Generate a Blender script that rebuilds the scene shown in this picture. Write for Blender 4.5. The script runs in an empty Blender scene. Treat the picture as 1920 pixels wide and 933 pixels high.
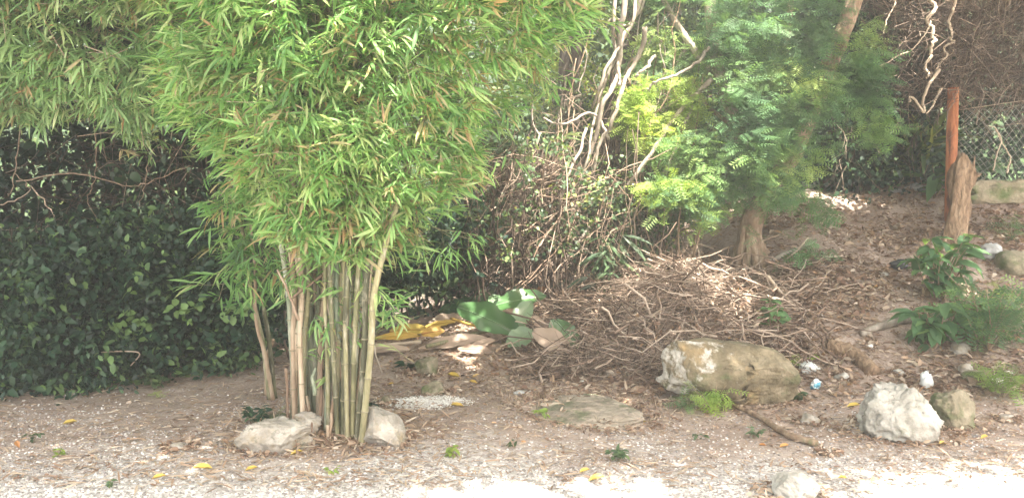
import bpy, math, random
import numpy as np
from mathutils import Vector, Matrix

random.seed(7)
rng = np.random.default_rng(11)
scene = bpy.context.scene
COL = scene.collection
rad = math.radians

# ---------------------------------------------------------------- camera
F = 1478.0; CX, CY = 960.0, 466.5; CAMZ = 1.5; PITCH = math.atan((466.5 - 400) / F)
cam_d = bpy.data.cameras.new("camera")
cam = bpy.data.objects.new("camera", cam_d); COL.objects.link(cam)
cam_d.sensor_width = 36; cam_d.lens = 36 * F / 1920
cam_d.clip_start = 0.05; cam_d.clip_end = 2000
cam.location = (0, 0, CAMZ); cam.rotation_euler = (math.pi / 2 - PITCH, 0, 0)
scene.camera = cam

# ---------------------------------------------------------------- light
VEIL = 0.011  # density of the added volume that imitates lens glare
SUN_EL, SUN_AZ = rad(62), rad(150)        # azimuth from +Y towards +X : high, over the viewer's right shoulder
world = bpy.data.worlds.new("World"); scene.world = world; world.use_nodes = True
wn = world.node_tree; wn.nodes.clear()
sky = wn.nodes.new("ShaderNodeTexSky"); sky.sky_type = 'NISHITA'; sky.sun_disc = False
sky.sun_elevation = SUN_EL; sky.sun_rotation = SUN_AZ
sky.dust_density = 2.5; sky.air_density = 1.0; sky.ozone_density = 0.6
bg = wn.nodes.new("ShaderNodeBackground"); bg.inputs[1].default_value = 0.15
wt = wn.nodes.new('ShaderNodeVectorMath'); wt.operation = 'MULTIPLY'; wt.inputs[1].default_value = (1.16, 1.0, .80)
wo = wn.nodes.new("ShaderNodeOutputWorld")
wn.links.new(sky.outputs[0], wt.inputs[0]); wn.links.new(wt.outputs[0], bg.inputs[0]); wn.links.new(bg.outputs[0], wo.inputs[0])
to_sun = Vector((math.sin(SUN_AZ) * math.cos(SUN_EL), math.cos(SUN_AZ) * math.cos(SUN_EL), math.sin(SUN_EL)))
sl = bpy.data.lights.new("sun", 'SUN'); sl.energy = 4.2; sl.angle = rad(0.6); sl.color = (1.0, 0.93, 0.82)
sun = bpy.data.objects.new("sun", sl); COL.objects.link(sun)
sun.rotation_euler = to_sun.to_track_quat('Z', 'Y').to_euler(); sun.location = (5, -5, 20)
scene.view_settings.view_transform = 'Standard'; scene.view_settings.look = 'None'
scene.view_settings.exposure = 3.15; scene.view_settings.gamma = 1.0
scene.view_settings.use_curve_mapping = False
scene.cycles.max_bounces = 7; scene.cycles.diffuse_bounces = 4; scene.cycles.glossy_bounces = 2
scene.cycles.transmission_bounces = 4; scene.cycles.transparent_max_bounces = 4
scene.cycles.caustics_reflective = False; scene.cycles.caustics_refractive = False
scene.cycles.use_denoising = True
scene.cycles.denoising_prefilter = 'NONE'
scene.cycles.sample_clamp_indirect = 6

# ---------------------------------------------------------------- helpers
CP, SP = math.cos(PITCH), math.sin(PITCH)
def ray(px, py):
    u = (np.asarray(px, float) - CX) / F; v = (CY - np.asarray(py, float)) / F
    y = CP + v * SP; z = -SP + v * CP
    return u / y, z / y                       # per metre of Y
def P(px, py, Y):
    u, v = ray(px, py)
    return np.array([float(u) * Y, Y, CAMZ + float(v) * Y])

def vhash(ix, iy, iz, seed):
    h = (ix * 374761393 + iy * 668265263 + iz * 2147483647 + seed * 1274126177) & 0xFFFFFFFF
    h = ((h ^ (h >> 13)) * 1274126177) & 0xFFFFFFFF
    h = (h ^ (h >> 16)) & 0xFFFFFF
    return h / float(0xFFFFFF)
def vnoise(p, seed=0):
    p = np.atleast_2d(p); i = np.floor(p).astype(np.int64); f = p - i; f = f * f * (3 - 2 * f)
    r = 0
    for dx in (0, 1):
        wx = f[:, 0] if dx else 1 - f[:, 0]
        for dy in (0, 1):
            wy = f[:, 1] if dy else 1 - f[:, 1]
            for dz in (0, 1):
                wz = f[:, 2] if dz else 1 - f[:, 2]
                r = r + wx * wy * wz * vhash(i[:, 0] + dx, i[:, 1] + dy, i[:, 2] + dz, seed)
    return r * 2 - 1
def fbm(p, o=4, seed=0):
    r = 0; a = 1.0
    for k in range(o):
        r = r + a * vnoise(np.asarray(p) * (2 ** k), seed + k); a *= 0.5
    return r
def sstep(a, b, x):
    t = np.clip((x - a) / (b - a), 0, 1); return t * t * (3 - 2 * t)

def H(X, Y, fine=True):
    X = np.asarray(X, float); Y = np.asarray(Y, float)
    s = 0.03 + 0.15 * sstep(-2.0, 0.3, X) + 0.15 * sstep(0.2, 1.8, X) + 0.14 * sstep(1.8, 4.0, X)
    y0 = 6.3
    d = np.clip(Y - y0, 0, None)
    d = np.where(d < 0.8, d * d / 1.6, d - 0.4)
    top = 3.9
    d = np.where(d > top, top + (d - top) * 0.15, d)
    z = s * d
    far = np.clip(Y - 14.5, 0, None)
    z = z + far * 0.42 * sstep(0, 5, far) * (1 - sstep(30, 120, far)) + sstep(30, 120, far) * 9
    z = z + 0.06 * sstep(-3.5, -1.5, X) * (1 - sstep(-0.2, 1.0, X)) * np.exp(-((Y - 5.6) / .9) ** 2)
    sh = np.broadcast_shapes(X.shape, Y.shape)
    p = np.stack([np.broadcast_to(X, sh).ravel(), np.broadcast_to(Y, sh).ravel(), np.zeros(int(np.prod(sh)))], 1)
    amp = 0.35 + 1.3 * sstep(6.3, 8, p[:, 1])
    n = 0.045 * fbm(p * 0.9, 3, 3) * amp
    if fine:
        n = n + 0.012 * fbm(p * 7, 3, 5) * amp
    return z + n.reshape(sh)
_hx = np.arange(-9, 10.01, .05); _hy = np.arange(2, 14.01, .05)
_HG = H(*np.meshgrid(_hx, _hy))
def Hq(X, Y):
    X = np.asarray(X, float); Y = np.asarray(Y, float); fx = np.clip((X + 9) / .05, 0, len(_hx) - 1.001); fy = np.clip((Y - 2) / .05, 0, len(_hy) - 1.001)
    i = fx.astype(int); j = fy.astype(int); a = fx - i; b = fy - j
    return (_HG[j, i] * (1 - a) + _HG[j, i + 1] * a) * (1 - b) + (_HG[j + 1, i] * (1 - a) + _HG[j + 1, i + 1] * a) * b
def G(px, py):
    u, v = ray(px, py); Y = np.arange(2.5, 13.9, .01); hit = np.nonzero(CAMZ + v * Y <= Hq(u * Y, Y))[0]
    y = Y[hit[0]] if len(hit) else 13.0
    return np.array([float(u) * y, y, float(Hq(u * y, y))])

def tag(o, label=None, cat=None, group=None, kind=None):
    if label: o['label'] = label
    if cat: o['category'] = cat
    if group: o['group'] = group
    if kind: o['kind'] = kind
    return o
def empty(name, loc, label, cat, group=None):
    o = bpy.data.objects.new(name, None); COL.objects.link(o); o.location = Vector(loc); o.empty_display_size = .1
    o['_o'] = 1; del o['_o']
    return tag(o, label, cat, group)

class MB:
    """collects polygons as numpy arrays"""
    def __init__(s):
        s.V = []; s.L = []; s.T = []; s.M = []; s.R = []; s.n = 0
    def add(s, V, loops, totals, mat=0, rnd=None):
        V = np.asarray(V, np.float32).reshape(-1, 3); loops = np.asarray(loops, np.int64)
        s.V.append(V); s.L.append(loops + s.n); s.T.append(np.asarray(totals, np.int64))
        s.M.append(np.full(len(totals), mat)); s.n += len(V)
        s.R.append(np.full(len(V), 0.5) if rnd is None else np.broadcast_to(np.asarray(rnd, float), (len(V),)).copy())
    def scatter(s, tmpl, pos, R, scl, rnd=None, mat=0):
        tv, tf = tmpl; tv = np.asarray(tv, float); N = len(pos)
        if N == 0: return
        scl = np.asarray(scl, float)
        if scl.ndim == 1: scl = np.repeat(scl[:, None], 3, 1)
        W = tv[None] * scl[:, None, :]
        W = np.einsum('nij,nkj->nki', R, W) + np.asarray(pos)[:, None, :]
        lo = np.concatenate([np.asarray(f) for f in tf]); to = np.array([len(f) for f in tf]); k = len(tv)
        loops = (lo[None] + (np.arange(N) * k)[:, None]).ravel()
        s.add(W.reshape(-1, 3), loops, np.tile(to, N), mat, None if rnd is None else np.repeat(rnd, k))
    def tube(s, pts, r, sides=6, mat=0, rnd=.5, cap=True, wob=0):
        pts = np.asarray(pts, float); n = len(pts); r = np.broadcast_to(np.asarray(r, float), (n,))
        t = np.gradient(pts, axis=0); t /= np.linalg.norm(t, axis=1)[:, None] + 1e-9
        m = np.abs(t).mean(0); ref = np.zeros(3); ref[int(np.argmin(m))] = 1
        a = np.cross(t, ref); a /= np.linalg.norm(a, axis=1)[:, None] + 1e-9; b = np.cross(t, a)
        th = np.arange(sides) * 2 * math.pi / sides
        rr = r[:, None] * (1 + (wob * (rng.random((n, sides)) - .5) if wob else 0))
        V = pts[:, None] + rr[..., None] * (np.cos(th)[None, :, None] * a[:, None] + np.sin(th)[None, :, None] * b[:, None])
        i = np.arange(n - 1)[:, None] * sides; j = np.arange(sides)[None]; j2 = (j + 1) % sides
        q = np.stack([i + j, i + j2, i + sides + j2, i + sides + j], -1).reshape(-1)
        tot = [4] * ((n - 1) * sides)
        if cap:
            q = np.concatenate([q, np.arange(sides)[::-1], (n - 1) * sides + np.arange(sides)]); tot = tot + [sides, sides]
        s.add(V.reshape(-1, 3), q, tot, mat, rnd)
    def build(s, name, mats, parent=None, smooth=True, origin=None):
        V = np.concatenate(s.V); L = np.concatenate(s.L); T = np.concatenate(s.T); M = np.concatenate(s.M); R = np.concatenate(s.R)
        if origin is not None:
            V = V - np.asarray(origin, np.float32)
        elif parent is not None:
            V = V - np.array(parent.location, np.float32)
        me = bpy.data.meshes.new(name)
        me.vertices.add(len(V)); me.vertices.foreach_set('co', V.astype(np.float32).ravel())
        me.loops.add(len(L)); me.loops.foreach_set('vertex_index', L.astype(np.int32))
        me.polygons.add(len(T)); me.polygons.foreach_set('loop_start', np.concatenate([[0], np.cumsum(T)[:-1]]).astype(np.int32))
        me.polygons.foreach_set('material_index', M.astype(np.int32))
        if smooth: me.polygons.foreach_set('use_smooth', np.ones(len(T), bool))
        at = me.attributes.new('rnd', 'FLOAT', 'POINT'); at.data.foreach_set('value', R.astype(np.float32))
        me.update(calc_edges=True)
        if not isinstance(mats, (list, tuple)): mats = [mats]
        for m in mats: me.materials.append(m)
        o = bpy.data.objects.new(name, me); COL.objects.link(o)
        if parent is not None: o.parent = parent
        if origin is not None: o.location = Vector(np.asarray(origin, float))
        return o

def frames(d, nh):
    """rotation matrices with x along d, z near nh"""
    d = d / (np.linalg.norm(d, axis=1)[:, None] + 1e-9)
    y = np.cross(nh, d); y /= np.linalg.norm(y, axis=1)[:, None] + 1e-9
    z = np.cross(d, y)
    return np.stack([d, y, z], 2)
def rv(n, s=1.0): return rng.normal(size=(n, 3)) * s
def unit(a): return a / (np.linalg.norm(a, axis=-1, keepdims=True) + 1e-9)
def smooth_path(pts, n=24):
    p = np.asarray(pts, float); k = len(p)
    if k < 3: return np.array([p[0] + (p[-1] - p[0]) * t for t in np.linspace(0, 1, n)])
    q = np.vstack([2 * p[0] - p[1], p, 2 * p[-1] - p[-2]]); out = []
    for t in np.linspace(0, k - 1 - 1e-6, n):
        i = int(t); f = t - i; a, b, c, d = q[i:i + 4]
        out.append(.5 * ((2 * b) + (-a + c) * f + (2 * a - 5 * b + 4 * c - d) * f * f + (-a + 3 * b - 3 * c + d) * f ** 3))
    return np.array(out)
def wander(p0, p1, n=8, amp=.1):
    t = np.linspace(0, 1, n)[:, None]; p = np.asarray(p0) * (1 - t) + np.asarray(p1) * t
    w = np.cumsum(rv(n, 1), 0); w = w - w[0] * (1 - t) - w[-1] * t
    return p + w * amp / math.sqrt(n)
def inpoly(px, py, poly):
    ins = np.zeros(len(px), bool); j = len(poly) - 1
    for i in range(len(poly)):
        xi, yi = poly[i]; xj, yj = poly[j]
        c = ((yi > py) != (yj > py)) & (px < (xj - xi) * (py - yi) / (yj - yi + 1e-9) + xi)
        ins ^= c; j = i
    return ins
def sample_poly(poly, n):
    a = np.array(poly, float); lo = a.min(0); hi = a.max(0); out = np.zeros((0, 2))
    while len(out) < n:
        q = lo + rng.random((n * 2, 2)) * (hi - lo); out = np.vstack([out, q[inpoly(q[:, 0], q[:, 1], poly)]])
    return out[:n]
def PP(px, py, Y):
    u, v = ray(px, py); return np.stack([u * Y, np.broadcast_to(Y, np.shape(u)), CAMZ + v * Y], 1)

# ---------------------------------------------------------------- materials
def new_mat(name):
    m = bpy.data.materials.new(name); m.use_nodes = True; nt = m.node_tree; nt.nodes.clear()
    return m, nt, nt.nodes, nt.links
def ramp(nt, stops, inter='LINEAR'):
    r = nt.nodes.new('ShaderNodeValToRGB'); e = r.color_ramp.elements; r.color_ramp.interpolation = inter
    while len(e) < len(stops): e.new(0.5)
    for i, (p, c) in enumerate(stops):
        e[i].position = p; e[i].color = (*c, 1)
    return r
def leaf_mat(name, stops, transl=.4, rough=.5, spec=.4, tint=(1.25, 1.15, .55), noise=.35):
    m, nt, N, L = new_mat(name)
    at = N.new('ShaderNodeAttribute'); at.attribute_name = 'rnd'
    r = ramp(nt, stops); L.new(at.outputs['Fac'], r.inputs[0])
    geo = N.new('ShaderNodeNewGeometry'); nz = N.new('ShaderNodeTexNoise'); nz.inputs['Scale'].default_value = 3.0
    nz.inputs['Detail'].default_value = 3; L.new(geo.outputs['Position'], nz.inputs['Vector'])
    mr = N.new('ShaderNodeMapRange'); mr.inputs[1].default_value = .3; mr.inputs[2].default_value = .7
    mr.inputs[3].default_value = 1 - noise; mr.inputs[4].default_value = 1 + noise; L.new(nz.outputs['Fac'], mr.inputs[0])
    vm = N.new('ShaderNodeVectorMath'); vm.operation = 'SCALE'; L.new(r.outputs[0], vm.inputs[0]); L.new(mr.outputs[0], vm.inputs['Scale'])
    pr = N.new('ShaderNodeBsdfPrincipled'); pr.inputs['Roughness'].default_value = rough
    pr.inputs['Specular IOR Level'].default_value = spec; L.new(vm.outputs[0], pr.inputs['Base Color'])
    t2 = N.new('ShaderNodeVectorMath'); t2.operation = 'MULTIPLY'; t2.inputs[1].default_value = tint; L.new(vm.outputs[0], t2.inputs[0])
    tr = N.new('ShaderNodeBsdfTranslucent'); L.new(t2.outputs[0], tr.inputs[0])
    mx = N.new('ShaderNodeMixShader'); mx.inputs[0].default_value = transl
    L.new(pr.outputs[0], mx.inputs[1]); L.new(tr.outputs[0], mx.inputs[2])
    o = N.new('ShaderNodeOutputMaterial'); L.new(mx.outputs[0], o.inputs[0]); return m
def rough_mat(name, cols, scale=6, rough=.85, bump=.4, bscale=30, stretch=(1, 1, 1), rnd=0.0, patch=None, spec=.3, metal=0, obj=True, bdist=.02):
    """cols: ramp stops over noise; patch: (colour, scale, lo, hi) second layer"""
    m, nt, N, L = new_mat(name)
    tc = N.new('ShaderNodeTexCoord'); mp = N.new('ShaderNodeMapping'); mp.inputs['Scale'].default_value = stretch
    L.new(tc.outputs['Object'], mp.inputs[0])
    nz = N.new('ShaderNodeTexNoise'); nz.inputs['Scale'].default_value = scale; nz.inputs['Detail'].default_value = 8
    nz.inputs['Roughness'].default_value = .65
    L.new(mp.outputs[0], nz.inputs['Vector']); fac = nz.outputs['Fac']
    if rnd:
        at = N.new('ShaderNodeAttribute'); at.attribute_name = 'rnd'
        mm = N.new('ShaderNodeMath'); mm.operation = 'MULTIPLY_ADD'; mm.inputs[1].default_value = rnd
        L.new(at.outputs['Fac'], mm.inputs[0])
        m2 = N.new('ShaderNodeMath'); m2.operation = 'SUBTRACT'; m2.inputs[1].default_value = rnd / 2; L.new(fac, m2.inputs[0])
        L.new(m2.outputs[0], mm.inputs[2]); fac = mm.outputs[0]
    r = ramp(nt, cols); L.new(fac, r.inputs[0]); col = r.outputs[0]
    if patch:
        for (pc, ps, lo, hi, *bias) in patch:
            n2 = N.new('ShaderNodeTexNoise'); n2.inputs['Scale'].default_value = ps; n2.inputs['Detail'].default_value = 6
            n2.inputs['Roughness'].default_value = .7
            va = N.new('ShaderNodeVectorMath'); va.inputs[1].default_value = (ps, 3.1, 7.7); L.new(mp.outputs[0], va.inputs[0]); L.new(va.outputs[0], n2.inputs['Vector'])
            mr = N.new('ShaderNodeMapRange'); mr.inputs[1].default_value = lo; mr.inputs[2].default_value = hi; src = n2.outputs['Fac']
            if bias:
                sx = N.new('ShaderNodeSeparateXYZ'); L.new(tc.outputs['Object'], sx.inputs[0]); ma = N.new('ShaderNodeMath'); ma.operation = 'MULTIPLY_ADD'; ma.inputs[1].default_value = bias[0]; L.new(sx.outputs['X'], ma.inputs[0]); L.new(src, ma.inputs[2]); src = ma.outputs[0]
            L.new(src, mr.inputs[0])
            mx = N.new('ShaderNodeMixRGB'); mx.inputs[2].default_value = (*pc, 1); L.new(mr.outputs[0], mx.inputs[0]); L.new(col, mx.inputs[1]); col = mx.outputs[0]
    pr = N.new('ShaderNodeBsdfPrincipled'); pr.inputs['Roughness'].default_value = rough; pr.inputs['Metallic'].default_value = metal
    pr.inputs['Specular IOR Level'].default_value = spec; L.new(col, pr.inputs['Base Color'])
    if bump:
        nb = N.new('ShaderNodeTexNoise'); nb.inputs['Scale'].default_value = bscale; nb.inputs['Detail'].default_value = 6
        L.new(mp.outputs[0], nb.inputs['Vector'])
        bp = N.new('ShaderNodeBump'); bp.inputs['Strength'].default_value = bump; bp.inputs['Distance'].default_value = bdist
        L.new(nb.outputs['Fac'], bp.inputs['Height']); L.new(bp.outputs[0], pr.inputs['Normal'])
    o = N.new('ShaderNodeOutputMaterial'); L.new(pr.outputs[0], o.inputs[0]); return m

M_bam = leaf_mat('bamboo_leaf', [(0, (.08, .18, .075)), (.3, (.16, .32, .115)), (.62, (.27, .46, .165)), (.80, (.45, .57, .27)), (.86, (.44, .39, .21)), (.94, (.46, .37, .24)), (1, (.46, .27, .15))], transl=.5, rough=.45, spec=.35, noise=.25, tint=(1.07, 1.18, .58))
M_bam2 = leaf_mat('bamboo_leaf_olive', [(0, (.11, .20, .09)), (.35, (.20, .33, .14)), (.65, (.31, .44, .20)), (.80, (.44, .52, .28)), (.87, (.42, .36, .22)), (.94, (.44, .34, .21)), (1, (.46, .25, .13))], transl=.42, rough=.45, spec=.4, noise=.25, tint=(1.0, 1.12, .65))
M_feath = leaf_mat('feathery_leaf', [(0, (.07, .15, .08)), (.45, (.13, .25, .11)), (.75, (.24, .38, .14)), (1, (.42, .52, .19))], transl=.45, rough=.5, spec=.3, noise=.35)
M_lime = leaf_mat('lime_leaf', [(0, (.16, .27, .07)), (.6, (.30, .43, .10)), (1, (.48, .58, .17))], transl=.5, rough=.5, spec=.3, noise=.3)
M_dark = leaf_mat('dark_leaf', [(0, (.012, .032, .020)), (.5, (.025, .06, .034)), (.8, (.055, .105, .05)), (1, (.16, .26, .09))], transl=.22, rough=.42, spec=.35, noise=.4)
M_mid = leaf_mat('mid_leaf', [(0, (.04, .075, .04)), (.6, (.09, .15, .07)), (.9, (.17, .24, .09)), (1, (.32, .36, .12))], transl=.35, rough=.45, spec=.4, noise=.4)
M_dead = leaf_mat('dead_leaf', [(0, (.16, .10, .07)), (.3, (.27, .18, .13)), (.6, (.40, .30, .22)), (.85, (.52, .44, .36)), (.96, (.44, .25, .13)), (1, (.46, .31, .12))], transl=.12, rough=.7, spec=.2, noise=.15)
M_yellow = leaf_mat('yellow_leaf', [(0, (.50, .32, .07)), (.5, (.56, .42, .10)), (1, (.50, .24, .09))], transl=.2, rough=.45, spec=.3, noise=.15)
M_banana = leaf_mat('banana_leaf', [(0, (.03, .09, .035)), (.5, (.07, .16, .05)), (1, (.24, .35, .22))], transl=.25, rough=.35, spec=.5, noise=.2)
M_tanleaf = leaf_mat('tan_leaf', [(0, (.30, .21, .16)), (1, (.48, .38, .30))], transl=.1, rough=.7, spec=.2, noise=.2)
M_culm_g = rough_mat('culm_grey_green', [(.3, (.12, .15, .10)), (.5, (.21, .24, .165)), (.7, (.33, .34, .25))], scale=4, stretch=(5, 5, 1.2), rough=.6, bump=.2, bscale=12, rnd=.3, patch=[((.42, .40, .33), 5, .5, .7)])
M_culm_y = rough_mat('culm_olive', [(.3, (.07, .07, .04)), (.5, (.16, .155, .08)), (.7, (.29, .26, .15))], scale=4, stretch=(5, 5, 1.2), rough=.6, bump=.2, bscale=12, rnd=.6, patch=[((.40, .37, .29), 5, .52, .72), ((.10, .085, .05), 3, .58, .75)])
M_culm_t = rough_mat('culm_tan', [(.3, (.22, .15, .10)), (.5, (.36, .27, .19)), (.7, (.50, .41, .31))], scale=5, stretch=(6, 6, .8), rough=.7, bump=.25, bscale=12, rnd=.25)
M_node = rough_mat('culm_node', [(.3, (.15, .135, .085)), (.7, (.32, .29, .20))], scale=8, rough=.7, bump=.1)
M_twig = rough_mat('dry_twig', [(.25, (.17, .115, .08)), (.5, (.31, .225, .165)), (.75, (.47, .37, .29))], scale=4, rough=.8, bump=.2, rnd=.5)
M_twig_h = rough_mat('heap_twig', [(.25, (.12, .083, .06)), (.5, (.28, .20, .15)), (.75, (.50, .40, .32))], scale=4, rough=.85, bump=.2, rnd=.8)
M_twig_m = rough_mat('brown_twig', [(.25, (.06, .042, .032)), (.5, (.13, .095, .072)), (.75, (.30, .235, .18))], scale=4, rough=.85, bump=.2, rnd=.5)
M_twig_d = rough_mat('dark_twig', [(.25, (.05, .035, .025)), (.5, (.11, .08, .06)), (.75, (.2, .155, .12))], scale=4, rough=.85, bump=.2, rnd=.4)
M_bark = rough_mat('bark_tan', [(.3, (.13, .085, .055)), (.5, (.27, .19, .13)), (.7, (.44, .35, .26))], scale=7, stretch=(2, 2, .9), rough=.9, bump=1, bscale=14, patch=[((.13, .17, .08), 4, .55, .7)])
M_bark_d = rough_mat('bark_dark', [(.3, (.035, .028, .022)), (.5, (.075, .06, .045)), (.7, (.14, .115, .09))], scale=7, stretch=(2, 2, .9), rough=.9, bump=1, bscale=14)
M_bark_p = rough_mat('bark_pale', [(.3, (.14, .115, .09)), (.5, (.29, .25, .205)), (.7, (.48, .43, .37))], scale=5, stretch=(2, 2, .8), rough=.85, bump=.6, bscale=9)
M_stump = rough_mat('stump_wood', [(.3, (.10, .065, .04)), (.5, (.25, .17, .11)), (.7, (.42, .31, .21))], scale=8, stretch=(2.2, 2.2, .8), rough=.9, bump=1, bscale=14, bdist=.03, patch=[((.09, .06, .04), 9, .56, .68)])
M_vine = rough_mat('vine_pale', [(.3, (.28, .21, .15)), (.6, (.52, .43, .33))], scale=6, rough=.8, bump=.3)
M_rust = rough_mat('rusty_steel', [(.3, (.13, .05, .03)), (.5, (.38, .14, .065)), (.75, (.54, .27, .14))], scale=14, rough=.85, bump=.4, stretch=(1.6, 1.6, .3), patch=[((.10, .055, .04), 6, .56, .66)])
M_wire = rough_mat('galvanised_wire', [(.3, (.20, .19, .17)), (.7, (.40, .38, .35))], scale=8, rough=.6, bump=0, metal=0)
M_rock_big = rough_mat('boulder_tan', [(.3, (.10, .08, .05)), (.5, (.20, .165, .105)), (.72, (.36, .30, .21))], scale=6, rough=.9, bump=1, bscale=34, patch=[((.36, .25, .12), 2.2, .53, .72), ((.09, .12, .05), 3.3, .56, .72), ((.56, .53, .48), 5.5, .56, .66, -.32)])
M_rock_w = rough_mat('boulder_white', [(.28, (.17, .16, .135)), (.45, (.36, .345, .31)), (.7, (.58, .56, .51))], scale=6, rough=.9, bump=1, bscale=26, patch=[((.24, .24, .19), 7, .56, .72), ((.14, .13, .11), 16, .60, .70)])
M_rock_m = rough_mat('boulder_mossy', [(.3, (.13, .115, .075)), (.5, (.23, .20, .14)), (.7, (.36, .32, .24))], scale=7, rough=.95, bump=1, bscale=25, patch=[((.10, .13, .05), 5, .5, .65)])
M_rock_g = rough_mat('rock_pale_grey', [(.3, (.20, .18, .15)), (.5, (.34, .31, .27)), (.7, (.5, .47, .42))], scale=7, rough=.9, bump=1, bscale=30, patch=[((.28, .22, .13), 5, .52, .7), ((.13, .13, .10), 14, .58, .70)])
M_pebble = rough_mat('pebble', [(.2, (.22, .20, .19)), (.5, (.42, .39, .37)), (.8, (.66, .63, .6))], scale=3, rough=.85, bump=0, rnd=.9)
M_white = rough_mat('white_chip', [(.3, (.6, .58, .54)), (.7, (.82, .80, .76))], scale=5, rough=.7, bump=0, rnd=.6)
M_plastic = rough_mat('white_plastic', [(.3, (.5, .53, .52)), (.7, (.78, .8, .78))], scale=9, rough=.35, bump=.3, bscale=20, spec=.5)
M_blueplas = rough_mat('blue_white_wrapper', [(.40, (.75, .78, .78)), (.52, (.70, .76, .78)), (.55, (.12, .42, .58)), (.7, (.2, .5, .62))], scale=14, rough=.35, bump=.3, bscale=20, spec=.5)
M_black = rough_mat('black_plastic', [(.3, (.01, .011, .013)), (.7, (.05, .055, .06))], scale=9, rough=.35, bump=.3, spec=.5)
M_greycloth = rough_mat('grey_rag', [(.3, (.2, .2, .2)), (.7, (.5, .5, .49))], scale=7, rough=.8, bump=.4)

M_rock_f = rough_mat('flat_rock_stone', [(.3, (.16, .135, .10)), (.5, (.27, .23, .18)), (.7, (.40, .35, .28))], scale=7, rough=.95, bump=1, bscale=28, patch=[((.13, .15, .08), 5, .5, .65), ((.42, .34, .27), 9, .54, .64)])
# ground: soil, leaf dust, gravel towards the camera
def ground_mat():
    m, nt, N, L = new_mat('ground_soil')
    geo = N.new('ShaderNodeNewGeometry')
    def noise(sc, det=8, ro=.65, off=0):
        n = N.new('ShaderNodeTexNoise'); n.inputs['Scale'].default_value = sc; n.inputs['Detail'].default_value = det; n.inputs['Roughness'].default_value = ro
        va = N.new('ShaderNodeVectorMath'); va.inputs[1].default_value = (off, off * 2, 0); L.new(geo.outputs['Position'], va.inputs[0]); L.new(va.outputs[0], n.inputs['Vector']); return n
    n1 = noise(2.2); r1 = ramp(nt, [(.3, (.23, .165, .135)), (.5, (.40, .315, .265)), (.7, (.54, .45, .39))]); L.new(n1.outputs['Fac'], r1.inputs[0])
    n2 = noise(45, 6, .7, 4); r2 = ramp(nt, [(.35, (.12, .08, .06)), (.55, (.38, .30, .245)), (.72, (.60, .52, .45))]); L.new(n2.outputs['Fac'], r2.inputs[0])
    mx = N.new('ShaderNodeMixRGB'); mx.inputs[0].default_value = .5; L.new(r1.outputs[0], mx.inputs[1]); L.new(r2.outputs[0], mx.inputs[2])
    # gravel
    vo = N.new('ShaderNodeTexVoronoi'); vo.inputs['Scale'].default_value = 55; L.new(geo.outputs['Position'], vo.inputs['Vector'])
    sv = N.new('ShaderNodeSeparateColor'); L.new(vo.outputs['Color'], sv.inputs[0])
    r3 = ramp(nt, [(0, (.28, .26, .245)), (.5, (.45, .43, .41)), (1, (.66, .645, .63))]); L.new(sv.outputs[0], r3.inputs[0])
    sep = N.new('ShaderNodeSeparateXYZ'); L.new(geo.outputs['Position'], sep.inputs[0])
    n3 = noise(1.3, 5, .7, 9)
    ad = N.new('ShaderNodeMath'); ad.operation = 'MULTIPLY_ADD'; ad.inputs[1].default_value = 2.4; L.new(n3.outputs['Fac'], ad.inputs[0]); L.new(sep.outputs['Y'], ad.inputs[2])
    mr = N.new('ShaderNodeMapRange'); mr.inputs[1].default_value = 5.5; mr.inputs[2].default_value = 6.4; mr.inputs[3].default_value = 1; mr.inputs[4].default_value = 0; L.new(ad.outputs[0], mr.inputs[0])
    mx2 = N.new('ShaderNodeMixRGB'); L.new(mr.outputs[0], mx2.inputs[0]); L.new(mx.outputs[0], mx2.inputs[1]); L.new(r3.outputs[0], mx2.inputs[2])
    mg = N.new('ShaderNodeMapRange'); mg.inputs[1].default_value = 11.5; mg.inputs[2].default_value = 14; L.new(sep.outputs['Y'], mg.inputs[0])
    n5 = noise(2.5, 8, .75, 14); r5 = ramp(nt, [(.35, (.02, .04, .02)), (.6, (.06, .10, .04)), (.75, (.13, .18, .07))]); L.new(n5.outputs['Fac'], r5.inputs[0])
    mx3 = N.new('ShaderNodeMixRGB'); L.new(mg.outputs[0], mx3.inputs[0]); L.new(mx2.outputs[0], mx3.inputs[1]); L.new(r5.outputs[0], mx3.inputs[2])
    pr = N.new('ShaderNodeBsdfPrincipled'); pr.inputs['Roughness'].default_value = .95; pr.inputs['Specular IOR Level'].default_value = .2
    L.new(mx3.outputs[0], pr.inputs['Base Color'])
    bp = N.new('ShaderNodeBump'); bp.inputs['Strength'].default_value = .7; bp.inputs['Distance'].default_value = .012; L.new(n2.outputs['Fac'], bp.inputs['Height'])
    L.new(bp.outputs[0], pr.inputs['Normal'])
    o = N.new('ShaderNodeOutputMaterial'); L.new(pr.outputs[0], o.inputs[0]); return m
M_ground = ground_mat()

# ---------------------------------------------------------------- ground sheet
def axis(lo, hi, step, far, grow=1.22):
    a = list(np.arange(lo, hi + 1e-6, step)); s = step
    x = hi
    while x < far: s *= grow; x += s; a.append(x)
    x = lo; s = step; b = []
    while x > -far: s *= grow; x -= s; b.append(x)
    return np.array(b[::-1] + a)
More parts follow.
